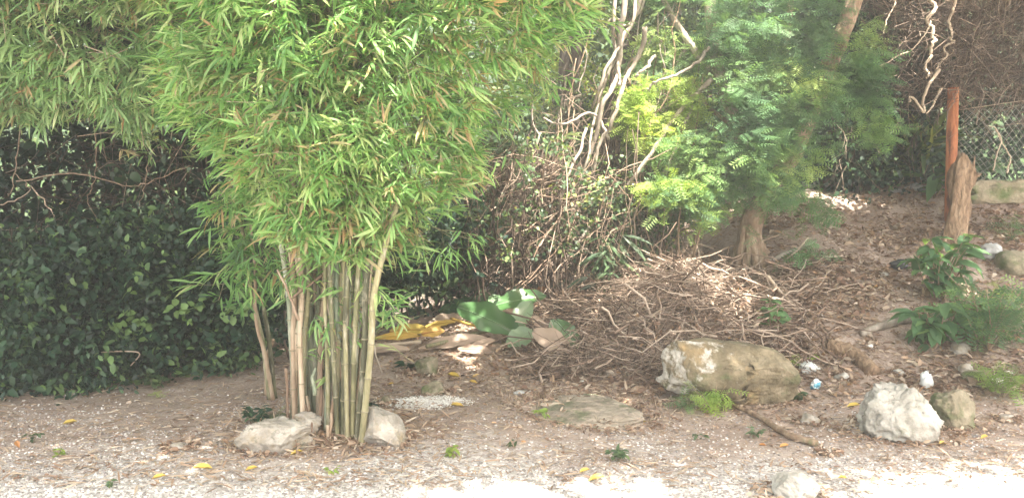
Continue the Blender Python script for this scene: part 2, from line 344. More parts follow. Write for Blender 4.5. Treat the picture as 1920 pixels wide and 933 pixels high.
# ground follows
gx = axis(-5.5, 7.0, .05, 160); gy = axis(3.2, 11.0, .05, 160)
XX, YY = np.meshgrid(gx, gy); ZZ = H(XX, YY)
gmb = MB(); nx = len(gx); ny = len(gy)
ii = (np.arange(ny - 1)[:, None] * nx + np.arange(nx - 1)[None])
q = np.stack([ii, ii + 1, ii + nx + 1, ii + nx], -1).reshape(-1)
gmb.add(np.stack([XX, YY, ZZ], -1).reshape(-1, 3), q, [4] * ((nx - 1) * (ny - 1)))
tag(gmb.build('ground', M_ground), 'bare brown earth rising to a bank, turning to gravel near the viewer', kind='structure')

# ---------------------------------------------------------------- leaf shapes
def t_blade(seg=4, droop=.35, fold=.12):     # lanceolate blade: length 1, width 1
    prof = {3: [0, .9, 0], 4: [0, .85, .8, 0], 5: [0, .7, 1, .6, 0]}[seg]
    xs = np.linspace(0, 1, seg); V = []; Fs = []
    zs = -droop * xs ** 2
    V.append((0, 0, 0)); rows = []
    for i in range(1, seg - 1):
        k = len(V); V += [(xs[i], -prof[i] / 2, zs[i] + fold * .15), (xs[i], 0, zs[i]), (xs[i], prof[i] / 2, zs[i] + fold * .15)]; rows.append(k)
    V.append((1, 0, zs[-1])); e = len(V) - 1
    Fs += [(0, rows[0], rows[0] + 1), (0, rows[0] + 1, rows[0] + 2)]
    for a, b in zip(rows, rows[1:]):
        Fs += [(a, b, b + 1, a + 1), (a + 1, b + 1, b + 2, a + 2)]
    Fs += [(rows[-1], e, rows[-1] + 1), (rows[-1] + 1, e, rows[-1] + 2)]
    return np.array(V), Fs
T_BLADE = t_blade(4, .3, .12)
T_BROAD = (np.array([(0, 0, 0), (.25, -.42, .05), (.3, 0, 0), (.25, .42, .05), (.65, -.36, .02), (.65, 0, -.05), (.65, .36, .02), (1, 0, -.15)]),
           [(0, 1, 2), (0, 2, 3), (1, 4, 5, 2), (2, 5, 6, 3), (4, 7, 5), (5, 7, 6)])
T_SIMPLE = (np.array([(0, 0, 0), (.45, -.35, .04), (1, 0, -.12), (.45, .35, .04)]), [(0, 1, 2), (0, 2, 3)])
def t_frond(pairs=5, nl=5, w=.46):
    V = []; Fs = []
    def tri(a, b, c):
        k = len(V); V.extend([a, b, c]); Fs.append((k, k + 1, k + 2))
    for i in range(pairs):
        x0 = .12 + .8 * i / pairs; ln = w * (1 - .45 * abs(i / (pairs - 1) - .35))
        for sgn in (-1, 1):
            dx, dy = math.cos(rad(62)), math.sin(rad(62)) * sgn
            zz0 = -.18 * x0 ** 2
            for j in range(nl):
                t = (j + .7) / nl; bx, by = x0 + dx * ln * t, dy * ln * t; bz = zz0 - .12 * t * t * ln * 2
                l = .105 * (1 - .3 * t) ; h = .062
                for s2 in (-1, 1):
                    ex, ey = bx + (-dy * s2 * sgn * .95 + dx * .45) * l, by + (dx * s2 * sgn * .95 + dy * .45) * l
                    tri((bx - dx * h * .5, by - dy * h * .5, bz), (ex, ey, bz - .01), (bx + dx * h * .9, by + dy * h * .9, bz))
    k = len(V); V.extend([(0, -.008, 0), (0, .008, 0), (1, 0.004, -.18), (1, -.004, -.18)]); Fs.append((k, k + 1, k + 2, k + 3))
    return np.array(V), Fs
T_FROND = t_frond()
# broad pinnate twig: 5 pairs of little leaflets
def t_pinna(n=6, ll=.2):
    V = []; Fs = []
    for i in range(n):
        x = .15 + .8 * i / n
        for s in (-1, 1):
            k = len(V); V += [(x, 0, -.1 * x), (x + ll * .25, s * ll * .45, -.1 * x + .01), (x + ll * .5, s * ll * 1.15, -.1 * x - .02), (x + ll * .5, s * ll * .35, -.1 * x)]
            Fs += [(k, k + 1, k + 2, k + 3)]
    return np.array(V), Fs
T_PINNA = t_pinna()
T_PIN9 = t_pinna(6, .25)

# ---------------------------------------------------------------- bamboo foliage
def bamboo_leaves(mb, c, axis_xy, size=.15, nper=(5, 9), dead=.1, droop=.45, tw=None, rndbase=.4):
    """c: cluster centres (n,3); axis_xy: trunk axis (x,y) the sprays point away from"""
    n = len(c)
    out = c - np.array([axis_xy[0], axis_xy[1], 0]); out[:, 2] = 0; out = unit(out)
    out[:, 1] -= .25
    d = unit(out * .7 + rv(n, .45) + np.array([0, 0, -droop + .25]))
    up = unit(np.array([0, -.35, 1.0]) + rv(n, .35))
    deadc = rng.random(n) < dead
    base = np.clip(rndbase + rng.normal(size=n) * .17, 0, .8)
    pos = []; D = []; U = []; S = []; R = []; lsc = .75 + .5 * rng.random(n)
    for k in range(nper[1]):
        m = (rng.random(n) < (1 if k < nper[0] else .5))
        ang = rad(12 + 58 * (k / nper[1])) * (1 if k % 2 else -1) + rng.normal(size=n) * .2
        side = unit(np.cross(up, d))
        dd = unit(d * np.cos(ang)[:, None] + side * np.sin(ang)[:, None] + rv(n, .13) + np.array([0, 0, -.22 * droop]) * (1 + k * .1))
        L = size * (0.6 + .8 * rng.random(n)) * lsc
        p = c - d * (size * .14 * k) + rv(n, .006)
        r = np.where(deadc | (rng.random(n) < dead * .35), .86 + .14 * rng.random(n), np.clip(base + rng.normal(size=n) * .09, 0, .82))
        pos.append(p[m]); D.append(dd[m]); U.append((up + rv(n, .3))[m]); S.append(np.stack([L, L * (.095 + .055 * rng.random(n)), L], 1)[m]); R.append(r[m])
    pos = np.vstack(pos); D = np.vstack(D); U = np.vstack(U); S = np.vstack(S); R = np.concatenate(R)
    mb.scatter(T_BLADE, pos, frames(D, U), S, R)
    if tw is not None:
        for i in range(n):
            if rng.random() < tw[1]:
                a = c[i] + d[i] * .02; b = c[i] - d[i] * size * (1.2 + 2 * rng.random()) + rv(1, .03)[0]
                tw[0].tube(np.array([a, (a + b) / 2 + rv(1, .015)[0], b]), [.0012, .002, .003], 3, rnd=rng.random(), cap=False)

def edge_depth(q, poly):
    a = np.array(poly, float); b = np.roll(a, -1, 0); dmin = np.full(len(q), 1e9)
    for s, e in zip(a, b):
        v = e - s; t = np.clip(((q - s) @ v) / (v @ v), 0, 1); dmin = np.minimum(dmin, np.linalg.norm(q - (s + t[:, None] * v), axis=1))
    return dmin
def canopy_points(poly, n, Y0, thick, ref=180., front=.62, seed=5):
    q = sample_poly(poly, int(n * 1.8))
    q = q + rng.normal(size=q.shape) * 20 * (rng.random((len(q), 1)) ** 2) * 2
    ed = edge_depth(q, poly)
    t = np.where(rng.random(len(q)) < front, -1 + .5 * rng.random(len(q)) ** 1.3, rng.random(len(q)) * 2 - 1)
    th = thick * np.sqrt(np.clip(ed / ref, .03, 1))
    base = PP(q[:, 0], q[:, 1], Y0)
    lump = fbm(base * np.array([2.0, 1, 2.6]), 2, seed)      # billows in the crown's face
    base[:, 1] += t * th + lump * .16
    keep = fbm(base * 2.6, 3, seed + 9) > np.interp(ed, [0, 90], [.05, -.5])
    return base[keep][:n]

# --- main clump
BAX = (float(P(625, 500, 5.35)[0]), 5.4)
poly_main = [(1130, -900), (1125, 20), (1108, 70), (1075, 120), (1035, 175), (1010, 215), (975, 225), (915, 250), (900, 280), (915, 320), (890, 390), (865, 425), (880, 445), (820, 440), (795, 455), (790, 500), (755, 520),
             (715, 500), (660, 530), (620, 515), (570, 500), (520, 480), (490, 450), (470, 400), (440, 330), (395, 290), (345, 240), (330, 180), (300, 120), (280, 40), (200, -60), (120, -900)]
bam = empty('bamboo_clump', G(630, 825), 'large bamboo clump with bright green leaves on upright stems between pale rocks', 'bamboo', 'bamboo clumps')
def culm(mb_parent, base, p_mid, p_top, r, mat, nodes=.24, lab=None):
    mb = MB(); pth = smooth_path([base - np.array([0, 0, .06]), base * .45 + p_mid * .55 + rv(1, .006)[0], p_mid, p_mid * .5 + p_top * .5 + rv(1, .03)[0], p_top], 60)
    seg = np.concatenate([[0], np.cumsum(np.linalg.norm(np.diff(pth, axis=0), axis=1))])
    # resample with rings at the nodes
    tot = seg[-1]; ph = rng.random() * nodes
    ts = []
    x = -ph
    while x < tot:
        for dlt in (-.012, 0, .012, nodes * .5):
            if 0 < x + dlt < tot: ts.append((x + dlt, 1 if dlt == 0 else 0))
        x += nodes * (0.85 + .3 * rng.random())
    ts = [(0, 0)] + ts + [(tot, 0)]
    sx = np.array([t[0] for t in ts]); nd = np.array([t[1] for t in ts])
    pp = np.stack([np.interp(sx, seg, pth[:, k]) for k in range(3)], 1)
    rr = r * (1 - .45 * (sx / tot) ** 1.4) * (1 + .16 * nd)
    rd = rng.random()
    mb.tube(pp, rr, 9, rnd=rd)
    for i in np.nonzero(nd)[0]:
        t = unit(pp[min(i + 1, len(pp) - 1)] - pp[i - 1])
        mb.tube(np.array([pp[i] - t * .004, pp[i] + t * .004]), [rr[i] * 1.035] * 2, 9, rnd=rd, mat=1)
    o = mb.build('culm', [mat, M_node], mb_parent)
    return o
culm_spec = []   # x_base, y_base, x_at_500, width px, material
CUL = [(549, 792, 552, 15, 'y'), (557, 800, 566, 19, 'g'), (568, 796, 577, 20, 'g'), (580, 790, 580, 14, 'g'), (590, 786, 596, 12, 'g'), (548, 775, 540, 11, 't'), (600, 782, 590, 11, 't'),
                          (610, 815, 628, 16, 'g'), (617, 822, 610, 12, 'y'), (626, 818, 640, 17, 'y'), (634, 826, 618, 14, 'y'), (643, 823, 652, 18, 'y'), (652, 829, 646, 13, 'y'), (660, 826, 672, 15, 'y'),
                          (668, 830, 690, 17, 'y'), (676, 834, 712, 20, 'y'), (664, 818, 655, 12, 'g'), (636, 812, 632, 13, 'g'), (604, 770, 606, 12, 'y'), (622, 775, 636, 12, 'g'), (574, 775, 560, 12, 'y'),
                          (640, 778, 668, 12, 'y'), (656, 785, 700, 13, 'y'), (588, 768, 572, 10, 'g')]
CUL = [(a, b_, c, min(w_, 18.5) * .70, m_) for a, b_, c, w_, m_ in CUL] + [(int(550 + 128 * rng.random()), int(772 + 40 * rng.random()), 0, 8 + 5 * rng.random(), 'tygt'[i % 4]) for i in range(28)]
for i in range(14):     # cut stubs between the stems
    bx, by = 545 + 140 * rng.random(), 790 + 42 * rng.random(); g_ = G(bx, by); mb = MB(); hh_ = .08 + .25 * rng.random()
    mb.tube(wander(g_ - [0, 0, .03], g_ + [rng.normal() * .03, 0, hh_], 5, .01), np.linspace(.016, .012, 5) * (.6 + .6 * rng.random()), 7, rnd=rng.random(), wob=.2); mb.build('stub', M_culm_t, bam)
for xb, yb, xt, w, mt in CUL:
    if xt == 0: xt = 625 + (xb - 615) * 1.4 + rng.normal() * 14
    b = G(xb, yb); D = b[1]; r = w * D / F / 2
    pm = P(xt, 500, D + rng.normal() * .04)
    lean = (xt - 625) / 90.
    ptop = pm + np.array([lean * .55 + rng.normal() * .12, +.25 + rng.normal() * .25, 2.4 + rng.random() * .7])
    culm(bam, b, pm, ptop, r, {'g': M_culm_g, 'y': M_culm_y, 't': M_culm_t}[mt])
# broken dead culms and white sticks in the clump
for (x0, y0, x1, y1, w, mt) in [(648, 828, 668, 590, 7, 'p'), (668, 590, 700, 640, 4, 'p'), (700, 640, 716, 700, 4, 'p'), (560, 600, 520, 505, 6, 't'), (706, 842, 672, 740, 5, 'p'), (536, 690, 540, 800, 6, 't'), (598, 800, 606, 640, 7, 't'),
                                (612, 560, 640, 700, 5, 't'), (690, 590, 655, 555, 5, 't'), (545, 560, 620, 505, 5, 't'), (630, 640, 655, 790, 6, 't'), (590, 740, 592, 690, 9, 'g')]:
    Y = 5.05 + rng.random() * .15; a = P(x0, y0, Y); b = P(x1, y1, Y + .05)
    mb = MB(); mb.tube(wander(a, b, 7, .012), np.linspace(w, w * .7, 7) * Y / F / 2, 6, rnd=rng.random())
    o = mb.build('dead_stick', {'p': M_bark_p, 't': M_twig, 'g': M_culm_g}[mt], bam)
mb = MB(); tw = MB()
cpts = canopy_points(poly_main, 13500, 5.3, .85)
bamboo_leaves(mb, cpts, BAX, .118, (5, 9), dead=.09, droop=.3, tw=(tw, .35), rndbase=.6)
# stray low sprays on the stems
for (x, y, k) in [(610, 610, 8), (735, 590, 7), (700, 620, 6), (640, 590, 4), (605, 690, 3), (770, 480, 10), (560, 520, 8), (520, 530, 4), (715, 560, 7), (630, 545, 8), (895, 450, 4)]:
    c = np.tile(P(x, y, 5.1), (k, 1)) + rv(k, 1) * np.array([.05, .05, .06])
    bamboo_leaves(mb, c, BAX, .12, (4, 7), dead=.05, tw=(tw, .8), rndbase=.6)
mb.build('foliage', M_bam, bam); tw.build('twigs', M_culm_y, bam)

# --- second, thin clump to its left
b2 = empty('bamboo_clump', G(510, 748), 'thin leaning bamboo clump of four stems before the dark hedge', 'bamboo', 'bamboo clumps')
for (xb, yb, pts, w) in [(506, 748, [(492, 640), (470, 540), (452, 420), (425, 330)], 10), (515, 746, [(505, 640), (492, 560), (488, 480), (500, 380)], 10), (500, 742, [(500, 700), (503, 660), (512, 640), (512, 636)], 9), (512, 750, [(498, 670), (480, 600), (478, 500), (470, 420)], 8)]:
    b = G(xb, yb); D = b[1]
    pl = [b] + [P(x, y, D - .05 * i) for i, (x, y) in enumerate(pts)]
    m_ = MB(); pth = smooth_path(pl, 30); m_.tube(pth, np.linspace(w, w * .55, 30) * D / F / 2 * (1 + .12 * (np.arange(30) % 4 == 0)), 7, rnd=rng.random())
    m_.build('culm', M_culm_t if w < 10 else M_culm_y, b2)
mb = MB(); tw = MB()
c = []
for (x, y, sx, sy, k) in [(435, 480, 32, 30, 34), (470, 440, 30, 40, 30), (400, 365, 24, 18, 12), (450, 390, 25, 30, 25), (470, 520, 14, 22, 8), (500, 480, 20, 30, 14)]:
    q = np.array([x, y]) + rng.normal(size=(k, 2)) * [sx, sy]
    c.append(PP(q[:, 0], q[:, 1], 5.9) + rv(k, 1) * [0, .15, 0])
c = np.vstack(c); bamboo_leaves(mb, c, (float(P(480, 400, 6)[0]), 6.2), .14, (5, 8), dead=.05, tw=(tw, .6), rndbase=.5)
mb.build('foliage', M_bam, b2); tw.build('twigs', M_culm_y, b2)

# --- arching clump whose crown hangs in from the left
poly_left = [(-700, -900), (400, -900), (420, 0), (400, 110), (370, 200), (345, 250), (300, 270), (255, 265), (215, 225), (190, 215), (160, 235), (130, 225), (95, 240), (60, 215), (20, 210), (-60, 240), (-350, 300), (-700, 260)]
b3 = empty('bamboo_clump', (-5.6, 6.4, float(Hq(-5.6, 6.4))), 'arching olive bamboo crown drooping over the dark hollow with rusty leaf tips', 'bamboo', 'bamboo clumps')
for i in range(12):
    bx = -5.6 + rng.normal() * .25; by = 6.4 + rng.normal() * .2
    b = np.array([bx, by, float(Hq(bx, by))]); pm = b + [.3 + .3 * rng.random(), -.1, 2.4]
    pt = b + [1.0 + 2.2 * rng.random(), -.5 + rng.normal() * .4, 3.2 + .8 * rng.random()]
    culm(b3, b, pm, pt, .026, M_culm_g if i % 2 else M_culm_y)
mb = MB(); tw = MB()
cp = canopy_points(poly_left, 12500, 5.7, .9, seed=33)
bamboo_leaves(mb, cp, (-3.6, 6.8), .12, (5, 9), dead=.06, droop=.55, tw=(tw, .35), rndbase=.52)
mb.build('foliage', M_bam2, b3); tw.build('twigs', M_twig, b3)

# ---------------------------------------------------------------- generic foliage mass
def leaf_mass(mb, centres, spread, nleaf, size, tmpl=T_BROAD, wid=.8, droop=.3, rbase=.4, rsd=.2, flat=.7):
    """centres (k,3), spread (k,3) -> leaves gathered in small clumps"""
    k = len(centres); idx = rng.integers(0, k, max(1, nleaf // 9))
    cc = centres[idx] + rng.normal(size=(len(idx), 3)) * spread[idx]
    tip = np.repeat(np.arange(len(cc)), 9)
    p = cc[tip] + rv(len(tip), size * .9)
    n = len(p); d = unit(rv(n, 1) + np.array([0, -.25, -droop])); up = unit(rv(n, .6) + np.array([0, -.4, flat]))
    L = size * (.45 + .95 * rng.random(n))
    base = np.clip(rbase + rng.normal(size=len(cc)) * rsd, 0, 1)[tip] + rng.normal(size=n) * .08
    mb.scatter(tmpl, p, frames(d, up), np.stack([L, L * wid, L], 1), np.clip(base, 0, 1))
def polymass(mb, poly, Y, thick, nleaf, size, **kw):
    q = sample_poly(poly, max(40, nleaf // 25)); c = PP(q[:, 0], q[:, 1], Y); c[:, 1] += (rng.random(len(c)) - .5) * thick
    if 'lump' in kw: c[:, 1] += fbm(c * 1.3, 3, kw.pop('lump')) * .5
    sp = np.tile([size * 2.5, size * 2.5, size * 2], (len(c), 1)); leaf_mass(mb, c, sp, nleaf, size, **kw)

def roof_crown(mb, cx, cy, cz, rx, ry, rz, nleaf, size, **kw):
    k = max(8, nleaf // 60); a = unit(rv(k, 1)) * (rng.random((k, 1)) ** .4); c = np.array([cx, cy, cz]) + a * [rx, ry, rz]
    leaf_mass(mb, c, np.tile([size * 3, size * 3, size * 2], (k, 1)), nleaf, size, **kw)

# ---- the dark hedge on the left, four shrubs
SHG = 'dark glossy shrubs making the hedge'
hedge = [('broad dark ivy-like shrub at the outer end of the hedge, touching the earth', [(-420, 480), (150, 470), (150, 600), (140, 730), (60, 750), (-420, 790)], 6.9),
         ('dark glossy shrub in the hedge under the hanging bare vines', [(110, 450), (330, 440), (320, 560), (330, 690), (230, 710), (120, 735), (100, 600)], 7.1),
         ('hedge shrub with a sprig of green leaves coloured pale as if lit beside the bamboo stems', [(290, 440), (500, 430), (500, 560), (470, 600), (460, 650), (380, 690), (300, 700), (280, 560)], 7.4),
         ('deep shaded shrub behind the bamboo stems', [(440, 380), (900, 400), (880, 530), (700, 580), (560, 640), (450, 640)], 8.9)]
for i, (lab, poly, Y) in enumerate(hedge):
    g = P(np.mean([a[0] for a in poly]), 600, Y + .4); r0 = np.array([g[0], g[1], float(Hq(g[0], g[1]))])
    root = empty('shrub', r0, lab, 'shrub', SHG)
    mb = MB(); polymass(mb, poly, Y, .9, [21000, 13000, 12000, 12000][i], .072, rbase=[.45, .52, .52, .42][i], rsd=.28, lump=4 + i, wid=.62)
    if i == 2:
        for (x, y) in [(660, 220), (690, 235), (740, 210), (720, 225), (850, 225), (880, 215), (905, 220), (475, 245), (500, 290), (460, 270), (540, 300)]:
            c = P(x / 2, 466 + y / 2, 6.75); mb.scatter(T_BROAD, c + rv(6, .045), frames(rv(6, 1) + [0, 0, -.4], rv(6, .4) + [0, -.6, .8]), np.full(6, .075), np.full(6, 1.0))  # sprig takes the palest leaf colour to imitate light on it
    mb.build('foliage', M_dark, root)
    st = MB()
    for k in range(14):
        px = np.random.RandomState(k + 50 * i).uniform(min(a[0] for a in poly), max(a[0] for a in poly)); top = P(px, 420, Y + .2)
        bs = np.array([top[0] + rng.normal() * .2, Y + .4, float(Hq(top[0], Y + .4)) - .05]); st.tube(wander(bs, top, 9, .18), np.linspace(.014, .005, 9), 5, rnd=rng.random())
    st.build('stems', M_twig_d, root)
for lab, px0, px1, yy in [('low straggling creeper along the outer hedge foot', -80, 200, 745), ('low straggling creeper spilling from the middle hedge foot', 200, 460, 705)]:
    k = MB(); c = np.array([G(px0 + (px1 - px0) * t, yy + 16 * math.sin(t * 9) - (30 * t if px0 < 0 else 22 * t)) for t in rng.random(70)]); c[:, 2] += .03 + .05 * rng.random(70); g0 = c[0].copy()
    root = empty('creeper', g0, lab, 'creeper', 'creepers at the hedge foot'); leaf_mass(k, c, np.tile([.10, .10, .03], (70, 1)), 1300, .05, rbase=.5, rsd=.25, wid=.6); k.build('foliage', M_mid if px0 > 0 else M_dark, root)
# recessed upper hedge, in the bamboo's shade
r0 = np.array([-4.2, 9.0, float(Hq(-4.2, 9))])
root = empty('shrub', r0, 'tall recessed shrub wall filling the dark hollow under the drooping bamboo crown', 'shrub', SHG)
mb = MB(); polymass(mb, [(-600, -400), (700, -400), (700, 470), (-600, 520)], 9.0, 1.6, 60000, .095, rbase=.30, rsd=.18, lump=9, wid=.85); roof_crown(mb, -4.0, 7.9, 4.3, 3.6, 1.0, .5, 9000, .13, rbase=.3)  # leafy roof above the frame added to darken the hollow
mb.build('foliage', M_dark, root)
st = MB()
for k in range(26):
    x = -7.4 + 5.2 * rng.random(); st.tube(wander([x, 9.2, float(Hq(x, 9.2))], [x + rng.normal() * .4, 9.0, 3.6], 10, .3), np.linspace(.03, .01, 10), 5, rnd=rng.random())
st.build('stems', M_twig_d, root)
# hanging bare vines in the hollow : each a thing
for k, (lab, pts, w) in enumerate([
        ('thin brown vine looping down beside the left edge of the hollow', [(40, 235), (30, 300), (18, 360), (14, 365)], 4),
        ('long brown vine sagging across the dark hollow towards the bamboo', [(30, 340), (130, 325), (230, 345), (270, 345), (320, 325), (355, 310)], 4.5),
        ('bare vine hanging straight down under the rust-coloured leaf tips', [(180, 240), (178, 330), (165, 380), (200, 430)], 3.5),
        ('pale vine curling from the hollow onto the hedge', [(0, 385), (40, 370), (55, 350), (25, 325)], 4),
        ('slender vine slanting down the dark hedge to a fork', [(60, 350), (85, 380), (100, 410), (60, 440), (35, 455)], 3.5),
        ('short forked vine hanging from the bamboo crown', [(285, 280), (275, 330), (270, 350), (262, 385)], 3.5)]):
    m_ = MB(); pl = smooth_path([P(x, y, 7.6 - .1 * i) for i, (x, y) in enumerate(pts)], 20); m_.tube(pl + rv(20, .008), np.linspace(.7, .35, 20) * w * 7.5 / F / 2, 5, rnd=rng.random())
    tag(m_.build('hanging_vine', M_twig, origin=pl[0]), lab, 'vine', 'bare vines in the hollow')
# dead twig leaning out of the hedge foot
for lab, pts in [('bare white twig poking from the hedge over the earth', [(190, 660), (230, 658), (262, 662), (245, 685)]), ('curved dry stem lying at the foot of the hedge', [(320, 700), (345, 680), (380, 672), (425, 682)]), ('dry stem on the earth below the hedge', [(176, 738), (200, 730), (232, 723)])]:
    m_ = MB(); pl = smooth_path([(P(x, y, 6.62 + .02 * i) if 'poking' in lab else G(x, y + 6) + [0, 0, .02]) for i, (x, y) in enumerate(pts)], 14); m_.tube(pl, np.full(14, .006), 5, rnd=.9)
    tag(m_.build('dry_twig', M_twig, origin=pl[0]), lab, 'twig', 'loose dry twigs by the hedge')

# ---------------------------------------------------------------- trees
def limb(mb, pts, w0, w1, Y=None, n=28, sides=10, wob=.12, amp=.02):
    pl = smooth_path(pts, n); pl = pl + np.cumsum(rv(n, amp * .25), 0)
    r = np.linspace(w0, w1, n); mb.tube(pl, r, sides, rnd=rng.random(), wob=wob); return pl
def px_path(pts, Y):
    Ys = Y if isinstance(Y, (list, tuple)) else [Y] * len(pts)
    return [P(x, y, yy) for (x, y), yy in zip(pts, Ys)]
# A : the feathery tree on the bank
gA = G(1405, 492); YA = gA[1]
tA = empty('feathery_tree', gA, 'tan barked feathery-leaved tree standing on the bank behind the twig heap', 'tree')
mb = MB()
limb(mb, [gA + [0, 0, -.15], P(1404, 470, YA), P(1412, 410, YA + .05), P(1450, 340, YA + .1), P(1490, 280, YA + .15), P(1530, 190, YA + .2), P(1580, 70, YA + .25), P(1612, -20, YA + .3), P(1680, -260, YA + .3)], .145, .085, n=40, sides=14, wob=.22)
for k in range(7):   # root flare ridges
    a = rad(180 + k * 30); o = np.array([math.cos(a) * .22, math.sin(a) * .2, 0]); g = gA + o
    limb(mb, [gA + [0, 0, .45] + o * .25, gA + [0, 0, .2] + o * .55, [g[0], g[1], float(Hq(g[0], g[1])) - .03]], .05, .045, n=10, sides=7, wob=.3)
mb.build('trunk', M_bark, tA)
for pts, w0, w1, dy in [([(1425, 400), (1400, 320), (1378, 230), (1352, 140), (1338, 40), (1330, -120)], .085, .06, .1),
                        ([(1470, 330), (1478, 240), (1470, 120), (1480, 0), (1500, -150)], .055, .03, .3),
                        ([(1352, 140), (1310, 100), (1270, 40), (1220, -60)], .05, .03, .2), ([(1378, 240), (1330, 200), (1300, 150)], .03, .015, .2)]:
    mb = MB(); limb(mb, px_path(pts, YA + dy), w0, w1, wob=.2); mb.build('branch', M_bark_p if pts[0][0] in (1425, 1352) else M_bark, tA)
def fronds(mb, poly, n, Y, thick, size=.17, rb=.4, rs=.18, holes=-.35, sc=2.2, seed=1):
    n = int(n * 4.6); q = sample_poly(poly, n); c = PP(q[:, 0], q[:, 1], Y); c[:, 1] += (rng.random(n) - .5) * thick
    c = c[fbm(c * sc * 1.3, 3, seed) > holes + .28]; n = len(c)
    d = unit(rv(n, .7) * [1, .8, .4] + [0, -.3, -.25]); up = unit(rv(n, .35) + [0, -.45, 1]); L = size * 1.2 * (.55 + .7 * rng.random(n))
    cl = np.clip(rb + vnoise(c * 2.0, seed) * rs + rng.normal(size=n) * .06, 0, 1)
    mb.scatter(T_PIN9, c, frames(d, up), L, cl)
mb = MB()
for _f in range(2): fronds(mb, [(1330, -40), (1590, -40), (1570, 40), (1530, 130), (1500, 210), (1480, 260), (1440, 300), (1400, 260), (1370, 180), (1340, 120)], 400, YA - .3, .9, rb=.4, rs=.5, holes=-.5, seed=3)
fronds(mb, [(1560, 50), (1640, 40), (1660, 120), (1650, 190), (1680, 250), (1640, 300), (1600, 230), (1560, 180), (1540, 120)], 220, YA - .3, .6, rb=.45, rs=.45, seed=4)
fronds(mb, [(1230, 260), (1330, 240), (1440, 300), (1480, 340), (1540, 370), (1560, 400), (1490, 440), (1430, 380), (1380, 400), (1290, 420), (1220, 380)], 430, YA - .45, .7, rb=.4, rs=.4, seed=5)
fronds(mb, [(1350, 40), (1500, 20), (1560, 60), (1530, 200), (1500, 300), (1420, 330), (1360, 250)], 260, YA - .75, .4, rb=.5, rs=.5, seed=16)
fronds(mb, [(1440, 180), (1580, 120), (1570, 240), (1520, 330), (1430, 400), (1400, 330)], 200, YA - .6, .4, rb=.5, rs=.5, seed=26)
fronds(mb, [(1420, 440), (1540, 420), (1550, 470), (1470, 500), (1430, 490)], 40, YA - .7, .3, rb=.35, seed=6)
fronds(mb, [(1180, -60), (1340, -60), (1350, 110), (1300, 140), (1200, 100)], 420, YA + .4, .8, rb=.55, rs=.5, seed=7)
fronds(mb, [(1170, 90), (1340, 90), (1350, 300), (1180, 330)], 300, YA + .5, .8, rb=.6, rs=.5, seed=8)
mb.build('foliage', M_feath, tA)
# high crown, above the frame : shades the bank
mb = MB()
roof_crown(mb, 3.4, 10.6, 6.4, 3.6, 2.2, 1.0, 3500, .16, rbase=.6)
mb.build('crown', M_mid, tA)

# lime green saplings lit from above
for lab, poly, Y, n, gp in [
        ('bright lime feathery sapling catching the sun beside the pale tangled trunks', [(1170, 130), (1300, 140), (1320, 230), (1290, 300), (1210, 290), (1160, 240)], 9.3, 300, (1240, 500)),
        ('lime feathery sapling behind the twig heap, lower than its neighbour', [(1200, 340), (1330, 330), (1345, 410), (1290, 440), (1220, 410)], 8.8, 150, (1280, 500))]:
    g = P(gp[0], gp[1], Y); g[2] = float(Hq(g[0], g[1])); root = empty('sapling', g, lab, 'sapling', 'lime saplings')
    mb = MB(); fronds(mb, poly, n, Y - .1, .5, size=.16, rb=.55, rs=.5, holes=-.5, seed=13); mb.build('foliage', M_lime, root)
    mb = MB()
    for k in range(5):
        e = P(random.choice(poly)[0], random.choice(poly)[1], Y); limb(mb, [g, (g + e) / 2 + rv(1, .08)[0], e], .018, .006, n=12, sides=5)
    mb.build('stems', M_bark, root)

# unseen tree added behind the viewer to block sun, crown above the frame
tS = empty('sun_blocker_tree', (4.6, -1.5, float(Hq(4.6, 2))), 'unseen blocker tree added to shade and dapple the yard', 'tree')
mb = MB(); limb(mb, [(4.6, -1.5, -.2), (4.5, -1.4, 1.5), (4.2, -1.0, 3.2), (3.6, -.2, 4.6), (2.6, 1.2, 5.2)], .26, .14, wob=.2); mb.build('trunk', M_bark, tS)
for e in [(-3.5, 3.4, 5.4), (-1.0, 4.5, 5.4), (2.5, 5.6, 5.5), (5.5, 5.2, 5.4), (-3.2, 1.4, 5.3)]:
    mb = MB(); limb(mb, [(3.6, -.2, 4.6), (3.6 * .6 + e[0] * .4, -.2 * .6 + e[1] * .4, 5.3), e], .09, .02, wob=.2); mb.build('branch', M_bark, tS)
def shade_crown(n, z0, dz, size):
    X = -5.5 + 13.5 * rng.random(n); Y = .6 + 8.2 * rng.random(n); z = z0 + dz * (rng.random(n) - .5)
    gX, gY = X - z * .266, Y + z * .46                # where its shade falls
    f = fbm(np.stack([gX * 1.5, gY * 1.5, gX * 0], 1), 3, 55)
    far = sstep(5.6, 8.0, gY)
    win = ((gX > -2.3) & (gX < -.8) & (gY > 5.15) & (gY < 7.0)) | ((gX < -2.2) & (gY > 5.9))
    keep = f > np.where(win, .5, np.where(gY < 5.6, -1.1, np.where(gX > 2.3, -.74 + .22 * far, np.where((gX < .75) & (gX > -.3), -.8, -.62 + .75 * far))))
    hole = ((gX > -.45 + .25 * f) & (gX < .75 + .2 * f) & (gY < 4.52 + .12 * f)) | ((gX > 1.55) & (gY < 4.55 + .15 * f + .1 * (gX - 1.5)))
    keep &= ~hole
    keep &= ~((gX < 2.2) & (gX > -.6) & (Y > 6.5)) & ~((gX >= 2.2) & (Y > 7.2) & (f < .15))
    c = np.stack([X, Y, z], 1)[keep]; return c
mb = MB(); c = shade_crown(12500, 5.3, .7, .12); leaf_mass(mb, c, np.tile([.10, .10, .08], (len(c), 1)), 60000, .15, rbase=.55, rsd=.2, flat=1.2); mb.build('crown', M_mid, tS)

